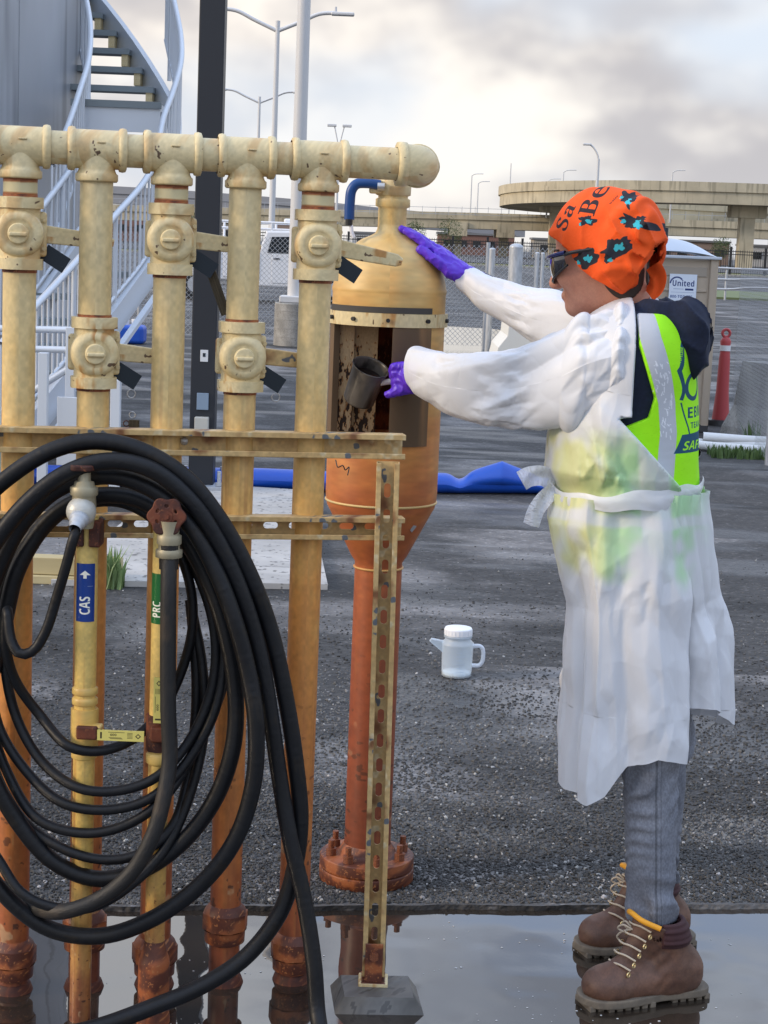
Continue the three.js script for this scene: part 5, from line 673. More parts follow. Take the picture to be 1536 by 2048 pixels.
{ const t = mesh('weed_tuft', blades(90, 0.06, 0.05, 0.20, 3).translate(0, 0, 0), S({ color: rgb(0.22, 0.32, 0.12), roughness: 0.8, transmission: 0.3, thickness: 0 }), scene); t.position.set(-1.17, GY, -7.62); t.userData = { label: 'pale green weed growing at the corner of the concrete slab', category: 'weed' }; }
{ const t = mesh('grass_patch', blades(520, 0.34, 0.14, 0.10, 4), grassM, scene); t.position.set(2.82, GY, -13.75); t.userData = { label: 'patch of green grass beside the white plastic pipes', category: 'grass', kind: 'stuff' }; }
{ const t = mesh('leafy_weed', blades(46, 0.05, 0.05, 0.26, 8), grassM, scene); t.position.set(2.93, GY, -14.35); t.userData = { label: 'taller leafy weed standing before the concrete barrier', category: 'weed' }; }
{ // timber kerb at the slab
  const t = thing('timber_beam', 'pale timber beam lying beside the concrete slab', 'beam', [-1.7, GY, -7.70]);
  const wm = S({ map: tex(128, 256, (u, v) => mix3([196, 182, 140], [168, 150, 108], fbm(u * 4, v * 24, 64, 4, 801)), { srgb: true }), roughness: 0.8 }); mesh('timber', boxUV(G.rbox(1.14, 0.075, 0.09, 0.004, 0, 0.075, 0)), wm, t); mesh('base_plank', boxUV(G.rbox(1.14, 0.035, 0.12, 0.003, 0, 0.0178, 0.012)), wm, t);
}
// ================================================================ black steel post
{
  const t = thing('steel_post', 'tall black square steel post with a small box and a label plate', 'post', [-1.103, GY + 0.025, -10.73]), bm = S({ color: rgb(0.014, 0.017, 0.024), roughness: 0.45 });
  mesh('shaft', G.rbox(0.148, 5.6, 0.148, 0.008, 0, 2.8, 0), bm, t); mesh('base_plate', G.rbox(0.30, 0.02, 0.30, 0.002, 0, 0.010, 0), M.galv, t);
  for (const [x, z] of [[-0.11, 0.11], [0.115, 0.115], [-0.11, -0.11], [0.11, -0.11]]) mesh('anchor_bolt', [G.cyl(0.012, 0.012, 0.10, 10, x, 0.06, z), G.cyl(0.022, 0.022, 0.02, 6, x, 0.032, z)], M.galv, t);
  const jb = mesh('conduit_box', boxUV(G.rbox(0.082, 0.17, 0.06, 0.006, 0.002, 0.345, 0.104)), M.whiteCast, t); mesh('box_cover', G.rbox(0.07, 0.10, 0.012, 0.003, 0.002, 0.52, 0.082), S({ color: rgb(0.20, 0.27, 0.36), roughness: 0.4 }), t); void jb;
  const pl = mesh('label_plate', G.rbox(0.046, 0.07, 0.004, 0.0015, 0.004, 0.79, 0.0765), S({ color: rgb(0.62, 0.64, 0.66), roughness: 0.35 }), t); mesh('print', G.box(0.016, 0.022, 0.0015, 0.004, 0.795, 0.0795), M.tab, pl);
}
// ================================================================ tank and its stair
{
  const t = thing('storage_tank', 'huge pale grey steel storage tank behind the stair', 'tank', [-6.55, GY, -14.6]);
  const tm = S({ map: tex(1024, 512, (u, v) => { const n = fbm(u * 60, v * 5, 960, 5, 821), s = fbm(u * 220, v * 4, 4096, 3, 823); const c = 172 + 36 * (n - 0.5) - 34 * sst(0.58, 0.8, s); return [c * 0.98, c, c * 1.03]; }, { srgb: true }), roughness: 0.5, metalness: 0.15 });
  mesh('shell', new THREE.CylinderGeometry(4.0, 4.0, 9, 160, 1, true).translate(0, 4.5, 0), tm, t); mesh('roof', new THREE.ConeGeometry(4.0, 0.6, 96, 1, true).translate(0, 9.3, 0), tm, t);
  for (let k = 0; k < 12; k++) mesh('shell_seam', G.box(0.012, 9, 0.006, 0, 4.5, 4.001).rotateY(k / 12 * 6.283 + 0.72), tm, t);
}
{
  const HR = [[-1.9, 3.61, -14.8], [-1.77, 3.28, -14.3], [-1.67, 3.0, -13.9], [-1.62, 2.76, -13.5], [-1.64, 2.52, -13.2], [-1.67, 2.35, -13.0], [-1.7, 1.96, -12.6], [-1.87, 1.61, -12.0], [-2.0, 1.33, -11.4], [-2.14, 1.06, -10.8], [-2.25, 0.86, -10.4]];
  const HL = [[-2.54, 3.48, -14.6], [-2.37, 3.07, -14.0], [-2.31, 2.78, -13.6], [-2.3, 2.53, -13.2], [-2.32, 2.28, -12.9], [-2.38, 1.97, -12.6]];
  const HL2 = [[-2.21, 2.12, -13.0], [-2.26, 2.02, -12.9], [-2.45, 1.62, -12.4], [-2.6, 1.32, -12.0]];
  const t = thing('metal_stair', 'galvanized curved stair with open treads and baluster railings climbing the tank', 'stair', [-2.0, GY, -12.5]); const sm = S({ color: rgb(0.62, 0.66, 0.71), roughness: 0.38, metalness: 0.2 }), tr = S({ color: rgb(0.20, 0.23, 0.24), roughness: 0.6 }), und = M.cream;
  const rail = (pts, hgt, step) => { const c = new THREE.CatmullRomCurve3(pts.map(p => new THREE.Vector3(...p)), false, 'centripetal'), L = c.getLength(), n = Math.floor(L / step); part('handrail', new THREE.TubeGeometry(c, 90, 0.022, 10), sm, t); const lo = pts.map(p => [p[0], p[1] - hgt, p[2]]); part('bottom_rail', G.tube(lo, 0.014, 80, 6), sm, t); for (let i = 0; i <= n; i++) { const p = c.getPointAt(i / n), big = i % 9 === 4; part(big ? 'rail_post' : 'baluster', G.bar([p.x, p.y - hgt - (big ? 0.16 : 0), p.z], [p.x, p.y, p.z], big ? 0.017 : 0.0085, 8), sm, t); } };
  rail(HR, 0.54, 0.085); rail(HL, 0.54, 0.10); rail(HL2, 0.5, 0.09);
  const strip = (pts, hgt, off, mat, name) => { const V = [], I = [], U = []; pts.forEach((p, i) => { for (const dx of [0, 0.04]) V.push(p[0] + dx, p[1] - off, p[2], p[0] + dx, p[1] - off - hgt, p[2]); U.push(i, 0, i, 1, i, 0, i, 1); if (i) { const a = (i - 1) * 4, b = i * 4; I.push(a, a + 1, b, b, a + 1, b + 1, a + 2, b + 2, a + 3, b + 2, b + 3, a + 3, a, b, a + 2, b, b + 2, a + 2, a + 1, a + 3, b + 1, b + 1, a + 3, b + 3); } }); const g = new THREE.BufferGeometry(); g.setAttribute('position', new THREE.Float32BufferAttribute(V, 3)); g.setAttribute('uv', new THREE.Float32BufferAttribute(U, 2)); g.setIndex(I); const q = g.toNonIndexed(); q.computeVertexNormals(); part(name, q, mat, t); };
  strip(HR.slice(5), 0.20, 0.58, sm, 'stringer'); strip(HL2, 0.20, 0.54, sm, 'stringer'); strip(HR.slice(5).map(p => [p[0] + 0.09, p[1], p[2]]), 0.035, 0.76, sm, 'stringer_flange');
  // upper flight
  const ST = []; for (let k = 0; k <= 8; k++) { const y = 2.47 + 0.163 * k, z = -14.15 - 0.225 * k, xr = -1.80 - 0.115 * k - 0.004 * k * k, xl = xr - 0.66; ST.push([xr + 0.02, y + 0.12, z]); if (k) { part('tread', G.box(xr - xl, 0.045, 0.21, (xr + xl) / 2, y, z), tr, t); part('tread_bracket', G.box(0.05, 0.10, 0.18, xr - 0.035, y - 0.065, z), und, t); } }
  strip(ST, 0.24, 0.03, sm, 'stringer');
  part('landing', [G.box(0.64, 0.05, 0.7, -2.07, 2.44, -13.78), G.box(0.64, 0.17, 0.03, -2.07, 2.345, -13.42)], sm, t); part('landing_edge', G.box(0.66, 0.05, 0.03, -2.07, 2.455, -13.40), tr, t);
  for (let k = 1; k < 9; k++) { const s = k / 9, x = lerp(-1.78, -2.35, s), y = lerp(1.95, 0.5, s) - 0.55, z = lerp(-12.9, -10.7, s); if (y > 0.1) part('tread', G.box(0.55, 0.04, 0.22, x - 0.30, y, z - 0.1), tr, t); }
  // foot of the stair: guard rails and posts on the slab
  for (const [a, b] of [[[-2.45, 0.94, -10.6], [-1.86, 0.95, -10.6]], [[-2.45, 0.83, -10.5], [-1.84, 0.84, -10.5]], [[-2.3, 0.44, -10.5], [-1.86, 0.74, -10.5]]]) part('guard_rail', G.bar(a, b, 0.021, 10), sm, t);
  for (const [x, z, h] of [[-1.98, -10.3, 0.82], [-1.86, -10.5, 0.96], [-1.66, -10.4, 0.62], [-1.53, -10.08, 0.70]]) part('support_post', G.rbox(0.055, h, 0.055, 0.004, x, GY + h / 2, z), sm, t);
  part('support_plate', G.rbox(0.24, 0.40, 0.02, 0.003, -1.80, GY + 0.36, -10.42), sm, t);
}
{ const t = thing('blue_bin', 'small blue bin with white caps beyond the stair', 'bin', [-3.66, GY, -25.2]); mesh('bin_body', G.rbox(0.46, 0.26, 0.4, 0.06, 0, 0.13, 0), S({ color: rgb(0.015, 0.09, 0.5), roughness: 0.4 }), t); for (const x of [-0.04, 0.1]) mesh('cap', G.cyl(0.055, 0.055, 0.09, 14, x, 0.30, 0.08), M.whitePaint, t); }

// ================================================================ light poles
{
  const t = thing('light_pole', 'tall round white light pole on a drum shaped concrete base', 'light pole', [-1.42, GY, -26.28]), pm = S({ color: rgb(0.60, 0.60, 0.60), roughness: 0.45 });
  const cb = mesh('concrete_base', boxUV(G.lathe([[0.29, 0], [0.285, 0.6], [0.275, 0.62], [0, 0.62]], 48)), M.concrete, t); for (let k = 1; k < 5; k++) mesh('form_line', new THREE.TorusGeometry(0.2885 - 0.001 * k, 0.004, 5, 48).rotateX(Math.PI / 2).translate(0, k * 0.125, 0), M.concrete, cb);
  mesh('base_cover', G.rbox(0.42, 0.10, 0.42, 0.02, 0, 0.67, 0), pm, t); mesh('shaft', G.cyl(0.075, 0.108, 9, 28, 0, 5.2, 0), pm, t); mesh('lamp_arm', G.tube([[0, 9.6, 0], [0.3, 9.9, 0], [1.8, 10.1, 0]], 0.04, 20, 8), pm, t); mesh('lamp_head', G.rbox(0.7, 0.12, 0.3, 0.04, 2.0, 10.1, 0), pm, t);
  const arms = (name, label, pos, h, span, th, grp) => { const o = thing(name, label, 'light pole', pos, grp); mesh('shaft', G.cyl(th * 0.65, th, h, 16, 0, h / 2, 0), pm, o); mesh('cap', G.cyl(th * 0.7, th * 0.7, 0.2, 12, 0, h + 0.02, 0), pm, o); for (const s of [-1, 1]) { mesh('lamp_arm', G.tube([[0, h - 0.25, 0], [s * span * 0.35, h + 0.12, 0], [s * span * 0.62, h + 0.42, 0], [s * span * 0.85, h + 0.48, 0]], th * 0.55, 20, 8), pm, o); const hd = mesh('lamp_head', G.rbox(0.85, 0.13, 0.32, 0.05, s * span * 0.97, h + 0.45, 0), pm, o); mesh('photocell', G.cyl(0.05, 0.06, 0.2, 10, s * span * 0.86, h + 0.60, 0), pm, hd); } return o; };
  arms('double_light_pole', 'nearer two armed grey street light in the car park', [-4.62, GY, -68], 9.35, 2.45, 0.13, 'two armed street lights');
  arms('double_light_pole', 'farther two armed grey street light in the car park', [-8.5, GY, -111], 9.9, 2.5, 0.12, 'two armed street lights');
  { const o = thing('double_light_pole', 'distant short armed street light above the header pipe', 'light pole', [-4.9, GY, -150], 'two armed street lights'); mesh('shaft', G.cyl(0.08, 0.12, 9.3, 12, 0, 4.65, 0), pm, o); for (const s of [-1, 1]) { mesh('lamp_arm', G.bar([0, 9.2, 0], [s * 0.42, 11.0, 0], 0.05, 8), pm, o); mesh('lamp_head', G.rbox(0.75, 0.22, 0.3, 0.05, s * 0.62, 10.95, 0), pm, o); } }
  { const o = thing('street_light', 'single arm cobra street light behind the orange bandana', 'light pole', [13.1, GY, -120]); mesh('shaft', G.cyl(0.09, 0.15, 7.6, 12, 0, 3.8, 0), pm, o); mesh('lamp_arm', G.tube([[0, 7.5, 0], [-0.1, 7.9, 0], [-0.4, 8.35, 0], [-0.6, 8.5, 0]], 0.06, 16, 8), pm, o); mesh('lamp_head', G.rbox(0.55, 0.14, 0.3, 0.05, -0.8, 8.5, 0), pm, o); }
  [[14.3, -352, 15.3, 1], [15.6, -352, 13.9, 1], [21.7, -352, 17.9, 0], [26.2, -318, 13.6, 1], [28.8, -318, 15.2, 1], [47.7, -318, 15.9, 1]].forEach(([x, z, h, a], i) => { const o = thing('deck_light', ['thin lamp post at the left of the lower deck', 'shorter lamp post paired on the lower deck', 'tallest plain mast behind the curved ramp', 'lamp post beside the curved ramp end', 'lamp post on the curved ramp left of the bandana', 'lamp post on the ramp right of the bandana'][i], 'lamp post', [x, 7.2, z], 'lamp posts on the overpass'); mesh('shaft', G.cyl(0.10, 0.16, h - 7.2, 8, 0, (h - 7.2) / 2, 0), pm, o); if (a) mesh('lamp_arm', G.tube([[0, h - 7.3, 0], [0.5, h - 6.95, 0], [2.2, h - 6.8, 0]], 0.09, 12, 6), pm, o); });
}
// ================================================================ overpass
function sweep(path, sec) { // horizontal path of [x,y,z], section of [offset to the left, height]
  const c = new THREE.CatmullRomCurve3(path.map(p => new THREE.Vector3(...p)), false, 'centripetal'), n = 90, V = [], I = [], m = sec.length; for (let i = 0; i <= n; i++) { const p = c.getPoint(i / n), t = c.getTangent(i / n), s = new THREE.Vector3(-t.z, 0, t.x).normalize(); sec.forEach(q => V.push(p.x + s.x * q[0], p.y + q[1], p.z + s.z * q[0])); if (i) for (let j = 0; j < m; j++) { const a = (i - 1) * m + j, b = (i - 1) * m + (j + 1) % m; I.push(a, b, a + m, b, b + m, a + m); } }
  const g = new THREE.BufferGeometry(); g.setAttribute('position', new THREE.Float32BufferAttribute(V, 3)); g.setIndex(I); const q = g.toNonIndexed(); q.computeVertexNormals(); return boxUV(q);
}
{
  const sec = [[-5.5, 1.1], [-5.5, -0.2], [-5.2, -0.25], [-5.2, -1.9], [5.2, -1.9], [5.2, -0.25], [5.5, -0.2], [5.5, 1.1], [5.2, 1.1], [5.2, 0.1], [-5.2, 0.1], [-5.2, 1.1]];
  const o = thing('lower_overpass', 'long beige concrete overpass deck on square piers across the background', 'overpass', [10, 0, -355]);
  part('deck', sweep([[-130, 5.4, -365], [-39, 6.2, -356], [20, 7.1, -352], [72, 7.3, -350], [150, 7.3, -350]], sec), M.bridge, o);
  for (const x of [-75, -45, -15, 12, 21, 48, 75]) { part('pier', boxUV(G.box(1.8, 6.6, 2.2, x, 2.4, -353)), M.bridge, o); part('pier_cap', boxUV(G.box(3.4, 2.6, 11.5, x, 5.0, -352.4)), M.bridge, o); }
  const r = []; for (let x = -100; x < 110; x += 2.5) r.push(G.box(0.07, 1.7, 0.07, x, lerp(5.8, 8.2, clamp((x + 60) / 110)) + 1.0, -346.7)); for (const k of [0.6, 1.8]) r.push(beam([-100, 6.2 + k - 0.6, -347], [-39, 6.9 + k - 0.3, -346.9], 0.08, 0.08), beam([-39, 6.9 + k - 0.3, -346.9], [110, 8.1 + k, -345], 0.08, 0.08)); const rr = part('deck_fence', r, M.galv, o); stuffOn(rr);
  const u = thing('curved_ramp', 'high curved beige concrete ramp sweeping behind the bandana', 'overpass', [30, 0, -315]);
  part('deck', sweep([[160, 12.4, -330], [95, 12.4, -308], [60, 12.4, -302], [38, 12.1, -303], [27, 11.6, -310], [23.5, 11.2, -322], [27, 11.0, -338], [40, 10.8, -352], [80, 10.6, -370]], sec.map(q => [q[0], q[1] * 1.15])), M.bridge, u);
  for (const [x, z] of [[58, -302], [92, -307], [28, -318]]) { part('pier', boxUV(G.box(2.4, 10.6, 2.4, x, 5.0, z)), M.bridge, u); part('pier_cap', boxUV(G.box(6, 2.0, 3, x, 9.2, z)), M.bridge, u); }
  const f = thing('far_flyover', 'dim grey flyover far behind the light poles', 'overpass', [-45, 0, -430]); part('deck', sweep([[-190, 11.6, -432], [-60, 10.9, -430], [-22, 9.6, -430], [0, 8.3, -432], [30, 7.0, -436]], sec.map(q => [q[0], q[1] * 1.3])), S({ color: rgb(0.30, 0.30, 0.31), roughness: 0.9 }), f); for (const x of [-120, -85, -50, -20]) part('pier', G.box(2, 9.5, 2, x, 4.5, -430), S({ color: rgb(0.30, 0.30, 0.31), roughness: 0.9 }), f);
}
// buildings and sound wall seen under the decks
{
  const R = mulberry(41), cols = [[0.24, 0.13, 0.10], [0.42, 0.38, 0.32], [0.30, 0.22, 0.18], [0.55, 0.54, 0.52]];
  [[-62, 22, 5.2], [-38, 18, 4.6], [-19, 15, 5.0], [-2, 14, 3.6], [17, 16, 4.2], [38, 18, 3.8], [60, 20, 4.6], [84, 22, 4.2]].forEach(([x, w, h], i) => { const b = thing('low_building', ['brick red low building', 'beige low building', 'brown low building', 'pale grey low building'][i % 4] + ['', '', '', '', ' farther right', ' farther right', ' farther right', ' farther right'][i] + ' under the overpass', 'building', [x, 0, -385], 'low buildings beyond the overpass'); const c = cols[i % 4]; mesh('wall', G.box(w, h, 8, 0, h / 2, 0), S({ color: rgb(...c), roughness: 0.9 }), b); mesh('roof', G.box(w + 0.6, 0.4, 8.6, 0, h + 0.2, 0), S({ color: rgb(0.2, 0.2, 0.2), roughness: 0.9 }), b); for (let k = 0; k < 5; k++) mesh('window', G.box(w * 0.10, 1.3, 0.2, (k - 2) * w * 0.19 + R() * 0.4, h * 0.55, 4.05), M.glassDark, b); });
  const leafT = S({ color: rgb(0.07, 0.10, 0.04), roughness: 0.9 });
  for (const [x, z, h, s] of [[3, -280, 5.5, 1], [9, -300, 6.5, 2], [-33, -300, 6, 3], [52, -290, 5, 4]]) { const t = thing('street_tree', ['small dark tree under the deck beside the vessel neck', 'rounder tree under the deck left of the bandana', 'tree behind the white pickup truck', 'tree under the deck behind the toilet cabin'][s - 1], 'tree', [x, GY, z], 'trees under the overpass'); mesh('trunk', G.cyl(0.1, 0.2, h * 0.5, 8, 0, h * 0.25, 0), S({ color: rgb(0.09, 0.06, 0.04), roughness: 0.9 }), t); const V = [], q = mulberry(s * 91); for (let i = 0; i < 1500; i++) { const a = q() * 6.28, u = q() * 2 - 1, r = h * 0.34 * Math.cbrt(q()) * (1 + 0.35 * n3(a * 2, u * 3, s)), y = h * 0.62 + u * r * 1.05, k = Math.sqrt(1 - u * u); const cx = r * k * Math.cos(a), cz = r * k * Math.sin(a), l = 0.13; for (let j = 0; j < 3; j++) V.push(cx + (q() - 0.5) * l * 2, y + (q() - 0.5) * l * 2, cz + (q() - 0.5) * l * 2); } const g = new THREE.BufferGeometry(); g.setAttribute('position', new THREE.Float32BufferAttribute(V, 3)); g.computeVertexNormals(); mesh('crown', g, leafT, t); }
}
struct('grass_verge', G.box(400, 0.06, 22, 0, GY + 0.03, -166), S({ map: tex(256, 256, (u, v) => mix3([104, 112, 62], [136, 128, 84], fbm(u * 12, v * 12, 12, 4, 841)), { srgb: true, rep: [60, 4] }), roughness: 0.95 }));
struct('kerb', boxUV(G.box(400, 0.15, 0.3, 0, GY + 0.075, -154.8)), M.concrete);
{ // black picket fence on the verge
  const t = thing('picket_fence', 'black steel picket fence along the grass verge', 'fence', [8, GY, -157]); const pm = S({ color: rgb(0.015, 0.015, 0.017), roughness: 0.5 }); for (let x = -66; x < 74; x += 3) mesh('fence_post', G.box(0.20, 2.5, 0.20, x, 1.25, 0), pm, t); for (const y of [0.25, 1.85, 2.1]) mesh('fence_rail', G.box(142, 0.07, 0.06, 3, y, 0), pm, t); const pk = []; for (let x = -66; x < 74; x += 0.2) pk.push(G.box(0.035, 2.15, 0.035, x, 1.15, 0.02)); stuffOn(mesh('pickets', pk, pm, t));
}
// ================================================================ chain link fences
function chain(w, h, cell, r) { const L = []; const d = cell / Math.SQRT2 * Math.SQRT2; for (let x = -h; x < w; x += d) for (const s of [1, -1]) { let x0 = x, x1 = x + h, y0 = 0, y1 = h; if (x0 < 0) { y0 = -x0; x0 = 0; } if (x1 > w) { y1 = h - (x1 - w); x1 = w; } if (x1 <= x0) continue; const a = s > 0 ? [x0, y0, 0.002] : [w - x0, y0, -0.002], b = s > 0 ? [x1, y1, 0.002] : [w - x1, y1, -0.002]; L.push(new THREE.CylinderGeometry(r, r, Math.hypot(x1 - x0, y1 - y0), 3, 1, true).rotateZ(s > 0 ? -Math.PI / 4 : Math.PI / 4).translate((a[0] + b[0]) / 2, (a[1] + b[1]) / 2, a[2])); } return merge(L); }
{
  const t = thing('chain_link_fence', 'long galvanized chain link fence between the yard and the white truck', 'fence', [-6.4, GY, -27.2], 'chain link fences'), wm = S({ color: rgb(0.42, 0.43, 0.44), roughness: 0.45, metalness: 0.4 });
  for (let i = 0; i < 4; i++) { stuffOn(mesh('wire_mesh', chain(2.6, 1.5, 0.075, 0.0035).translate(i * 2.6, 0.05, 0), wm, t)); }
  for (let i = 0; i < 4; i++) mesh('fence_post', G.cyl(0.03, 0.03, 1.6, 12, i * 2.6, 0.8, 0), i === 2 ? M.tab : M.galv, t); 
  const b = thing('chain_link_fence', 'chain link fence beside the toilet cabin with an old steel post', 'fence', [2.84, GY, -13.3], 'chain link fences'); const len = 2.5, gm = chain(len, 1.40, 0.06, 0.0010); gm.rotateY(Math.PI / 2 - 0.07); stuffOn(mesh('wire_mesh', gm.translate(0, 0.03, 0), wm, b)); mesh('fence_post', G.cyl(0.028, 0.028, 1.5, 14, 0, 0.75, 0.0), M.galv, b);
}
// bollards and gate posts
{
  const mk = (x, h, r, label) => { const o = thing('bollard', label, 'bollard', [x, GY, -26.1], 'galvanized posts in the yard'); mesh('shaft', G.cyl(r, r, h, 20, 0, h / 2, 0), M.galv, o); mesh('cap', new THREE.SphereGeometry(r * 1.04, 20, 8, 0, 6.3, 0, 1.57).scale(1, 0.6, 1).translate(0, h - 0.005, 0), M.galv, o); return o; };
  mk(1.403, 1.50, 0.045, 'thin galvanized post left of the thick round bollard'); mk(1.745, 1.54, 0.10, 'thick galvanized bollard with a rounded cap'); mk(2.05, 1.47, 0.035, 'thin galvanized post right of the thick bollard'); mk(2.13, 1.47, 0.03, 'thinnest galvanized post beside its twin'); 
  const g = thing('gate_rail', 'white horizontal gate rail behind the galvanized bollard', 'rail', [2.2, GY, -29]); mesh('rail_tube', G.bar([-0.3, 0.72, 0], [1.2, 0.68, 0], 0.045, 10), M.whitePaint, g); mesh('rail_leg', G.cyl(0.05, 0.05, 0.72, 10, 0.62, 0.36, 0), M.whitePaint, g);
  for (const [x, z, l] of [[1.72, -25.2, 'white plastic barrier left under the outstretched sleeve'], [2.35, -25.0, 'white plastic barrier right under the outstretched sleeve']]) { const o = thing('plastic_barrier', l, 'barrier', [x, GY, z], 'white barriers behind the sleeve'); const s = shp([[-0.30, 0], [0.30, 0], [0.26, 0.18], [0.14, 0.34], [0.11, 0.80], [-0.11, 0.80], [-0.14, 0.34], [-0.26, 0.18]]); mesh('barrier_body', extr(s, 1.6, 0.01).translate(0, 0.01, -0.8), S({ color: rgb(0.70, 0.70, 0.66), roughness: 0.6 }), o); }
}
// ================================================================ white pickup
{
  const t = thing('pickup_truck', 'white service pickup with ladder rack behind the chain link fence', 'truck', [-3.1, GY, -45]); const wp = M.whitePaint;
  mesh('service_body', G.rbox(2.6, 0.72, 1.8, 0.05, -1.45, 0.86, 0), wp, t); const cab = shp([[-0.15, 0.42], [-0.15, 1.18], [0.02, 1.68], [1.05, 1.70], [1.55, 1.22], [2.35, 1.10], [2.45, 0.92], [2.45, 0.42]]); mesh('cab', extr(cab, 1.66, 0.05).translate(0, 0, -0.83), wp, t);
  mesh('side_window', extr(shp([[0.02, 1.20], [0.12, 1.58], [0.55, 1.60], [0.55, 1.20]]), 0.03).translate(0, 0, 0.87), M.glassDark, t); mesh('side_window', extr(shp([[0.60, 1.20], [0.60, 1.60], [1.0, 1.60], [1.34, 1.22]]), 0.03).translate(0, 0, 0.87), M.glassDark, t);
  for (const x of [-2.35, -1.5, -0.65]) { const d = mesh('compartment_door', G.rbox(0.78, 0.60, 0.03, 0.01, x, 0.88, 0.905), wp, t); mesh('latch', G.rbox(0.08, 0.08, 0.02, 0.01, x + 0.25, 0.9, 0.925), M.tab, d); }
  const d2 = mesh('door', G.rbox(0.98, 0.70, 0.02, 0.01, 0.62, 0.82, 0.885), wp, t); mesh('handle', G.rbox(0.16, 0.035, 0.03, 0.01, 0.25, 1.06, 0.90), M.black, d2);
  for (const x of [-1.7, 1.75]) { const w = mesh('wheel', G.cyl(0.37, 0.37, 0.25, 32).rotateX(Math.PI / 2).translate(x, 0.37, 0.78), M.black, t); mesh('rim', G.cyl(0.2, 0.2, 0.03, 24).rotateX(Math.PI / 2).translate(x, 0.37, 0.905), M.galv, w); const w2 = mesh('wheel', G.cyl(0.37, 0.37, 0.25, 24).rotateX(Math.PI / 2).translate(x, 0.37, -0.78), M.black, t); void w2; }
  for (const x of [-2.6, -1.2, 0.1]) for (const z of [-0.8, 0.8]) mesh('rack_post', G.bar([x, 1.2, z], [x, 1.92, z], 0.03, 8), wp, t); for (const z of [-0.8, 0.8]) for (const y of [1.92, 1.76]) mesh('rack_rail', G.bar([-2.7, y, z], [1.2, y, z], 0.028, 8), wp, t); mesh('roof_beacon', G.rbox(0.5, 0.12, 0.3, 0.05, 0.6, 1.98, 0), wp, t); mesh('bumper', G.rbox(5.0, 0.16, 1.7, 0.04, -0.2, 0.45, 0), S({ color: rgb(0.3, 0.3, 0.3), roughness: 0.5 }), t);
}
// ================================================================ toilet cabin, delineator, barrier, pipes
{
  const t = thing('portable_toilet', 'beige portable toilet cabin with pale domed roof and United sign', 'toilet cabin', [2.385, GY, -16.0]), bm = S({ color: rgb(0.46, 0.38, 0.29), roughness: 0.55, bumpMap: fineBump, bumpScale: 0.001 });
  mesh('wall', G.rbox(0.74, 1.44, 0.74, 0.03, 0, 0.78, 0), bm, t); mesh('base_skid', G.rbox(0.80, 0.07, 0.80, 0.01, 0, 0.035, 0), S({ color: rgb(0.06, 0.06, 0.06), roughness: 0.8 }), t);
  for (const x of [-0.365, 0.365]) for (const z of [-0.365, 0.365]) mesh('corner_post', G.rbox(0.07, 1.46, 0.07, 0.012, x, 0.78, z), bm, t); for (const y of [1.22, 0.98, 0.52]) mesh('panel_rib', G.rbox(0.62, 0.022, 0.02, 0.006, 0, y, 0.372), bm, t); for (const x of [-0.29, 0.22]) mesh('panel_rib', G.rbox(0.018, 0.92, 0.016, 0.005, x, 0.74, 0.372), bm, t); mesh('vent_slot', G.rbox(0.62, 0.08, 0.014, 0.004, 0, 1.38, 0.371), S({ color: rgb(0.36, 0.31, 0.25), roughness: 0.6 }), t);
  const V = [], I = [], U = []; for (let i = 0; i <= 24; i++) for (let j = 0; j <= 24; j++) { const x = i / 12 - 1, z = j / 12 - 1; V.push(x * 0.415, 1.505 + 0.155 * (1 - Math.pow(Math.abs(x), 2.2)) * (1 - 0.7 * z * z), z * 0.415); U.push(x, z); if (i && j) { const q = i * 25 + j; I.push(q - 26, q - 25, q - 1, q - 1, q - 25, q); } } const g = new THREE.BufferGeometry(); g.setAttribute('position', new THREE.Float32BufferAttribute(V, 3)); g.setAttribute('uv', new THREE.Float32BufferAttribute(U, 2)); g.setIndex(I); g.computeVertexNormals(); mesh('roof', g, S({ color: rgb(0.60, 0.66, 0.74), roughness: 0.4, transmission: 0.2, thickness: 0 }), t); mesh('roof_rim', [G.rbox(0.84, 0.025, 0.03, 0.006, 0, 1.503, 0.41), G.rbox(0.84, 0.025, 0.03, 0.006, 0, 1.503, -0.41)], S({ color: rgb(0.55, 0.6, 0.66), roughness: 0.4 }), t); mesh('vent_pipe', G.cyl(0.05, 0.05, 0.10, 14, -0.04, 1.70, 0), M.tab, t);
  const sg = canvasTex(256, 256, (c, w, h) => { c.fillStyle = '#dde6f2'; c.fillRect(0, 0, w, h); c.strokeStyle = '#1b3370'; c.lineWidth = 13; c.beginPath(); c.arc(70, 92, 62, Math.PI * 1.02, Math.PI * 1.78); c.stroke(); c.fillStyle = '#1b3370'; c.font = 'bold 74px sans-serif'; c.fillText('United', 24, 112, 214); c.fillRect(150, 132, 78, 18); c.font = '10px sans-serif'; c.fillStyle = '#8fa0bf'; c.fillRect(40, 136, 96, 5); c.fillRect(20, 168, 216, 3); c.fillStyle = '#39528a'; c.font = 'bold 36px sans-serif'; c.fillText('800-TOILETS', 12, 222, 232); });
  mesh('sign', G.box(0.235, 0.235, 0.006, 0.105, 1.24, 0.392), S({ map: sg, roughness: 0.4 }), t, 'white sign reading United 800-TOILETS'); 
}
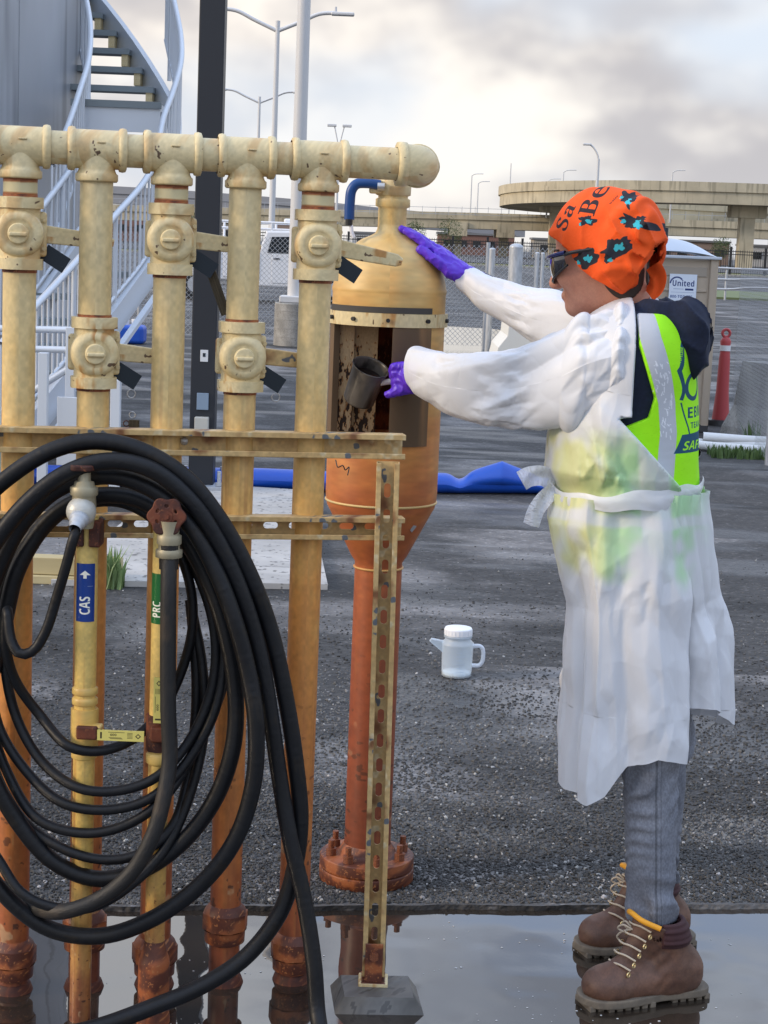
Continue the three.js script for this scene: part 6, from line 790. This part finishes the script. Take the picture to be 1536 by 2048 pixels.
{
  const t = thing('delineator_post', 'red plastic delineator post with white bands beside the barrier', 'delineator', [3.04, GY, -16.42]); const rd = S({ color: rgb(0.44, 0.06, 0.065), roughness: 0.5 });
  mesh('post', G.lathe([[0.085, 0], [0.075, 0.10], [0.058, 0.30], [0.05, 0.60], [0.045, 0.66]], 24).translate(0, 0, 0), rd, t); mesh('base', G.cyl(0.16, 0.18, 0.05, 8, 0, 0.025, 0), M.black, t); for (const y of [0.60, 0.70]) mesh('reflective_band', G.cyl(0.0475, 0.0485, 0.05, 20, 0, y, 0), S({ color: rgb(0.7, 0.72, 0.75), roughness: 0.4 }), t); mesh('neck', G.lathe([[0.045, 0.64], [0.044, 0.72], [0.05, 0.76], [0.036, 0.79], [0.02, 0.80]], 20), rd, t); mesh('grip_loop', new THREE.TorusGeometry(0.034, 0.013, 8, 20).translate(0, 0.835, 0), rd, t);
  const b = thing('concrete_barrier', 'pale concrete barrier end standing behind the chain link', 'barrier', [3.14, GY, -15.6]); const s = shp([[-0.30, 0], [0.30, 0], [0.28, 0.08], [0.17, 0.26], [0.11, 0.63], [-0.11, 0.63], [-0.17, 0.26], [-0.28, 0.08]]); mesh('barrier_body', boxUV(extr(s, 1.5, 0.008).rotateY(0.45)), M.concrete, b);
  const pv = S({ color: rgb(0.72, 0.72, 0.71), roughness: 0.4 }); [[[2.40, 0.05, -14.25], [3.30, 0.05, -14.05], 'longest white plastic pipe on the asphalt by the grass'], [[2.44, 0.045, -14.12], [2.95, 0.045, -13.92], 'shorter white plastic pipe lying in front of the long one'], [[2.50, 0.105, -14.2], [3.32, 0.10, -14.12], 'white plastic pipe stacked on the other two'], [[2.35, 0.04, -13.55], [2.10, 0.05, -14.3], 'white pipe with its dark open end past the vest']].forEach(([a, c, l], i) => { const o = thing('plastic_pipe', l, 'pipe', [a[0], GY, a[2]], 'white plastic pipes by the grass'); const ra = 0.036; const A = [0, a[1], 0], B = [c[0] - a[0], c[1], c[2] - a[2]]; const cv = new THREE.CatmullRomCurve3([A, [(A[0] + B[0]) / 2, (A[1] + B[1]) / 2 - 0.004 * i, (A[2] + B[2]) / 2], B].map(p => new THREE.Vector3(...p))); mesh('pipe_wall', new THREE.TubeGeometry(cv, 12, ra, 18), pv, o); mesh('pipe_bore', new THREE.TubeGeometry(cv, 12, ra - 0.006, 14), M.black, o); });
}
{ // guard rail and island at the far right of the lot
  const t = thing('pipe_guardrail', 'pale tubular guard rail along the verge behind the toilet cabin', 'rail', [12, GY, -66]); for (const [y, k] of [[1.15, 0], [0.75, 1], [0.4, 2]]) mesh('rail_tube', G.tube([[-3, y + 0.05, 0], [0, y, 0.5], [1, y + 0.05 * k, 0.7], [4, y, 1], [9, y - 0.1, 1.4]], 0.035, 40, 8), M.galv, t); for (let k = 0; k < 6; k++) mesh('rail_post', G.cyl(0.04, 0.04, 1.2, 8, -2 + k * 2, 0.6, 0.3 + 0.15 * k), M.galv, t);
  const isl = new THREE.Shape(); isl.absellipse(0, 0, 2.2, 1.6, 0, 6.3); const g = new THREE.ExtrudeGeometry(isl, { depth: 0.14, bevelEnabled: true, bevelSize: 0.04, bevelThickness: 0.03 }).rotateX(-Math.PI / 2).translate(11.6, GY, -52); struct('traffic_island', boxUV(g), S({ color: rgb(0.52, 0.49, 0.38), roughness: 0.9 }));
  struct('side_verge', G.box(30, 0.08, 14, 26, GY + 0.04, -74), S({ color: rgb(0.13, 0.16, 0.07), roughness: 0.95 }));
}
renderer.render(scene, camera);
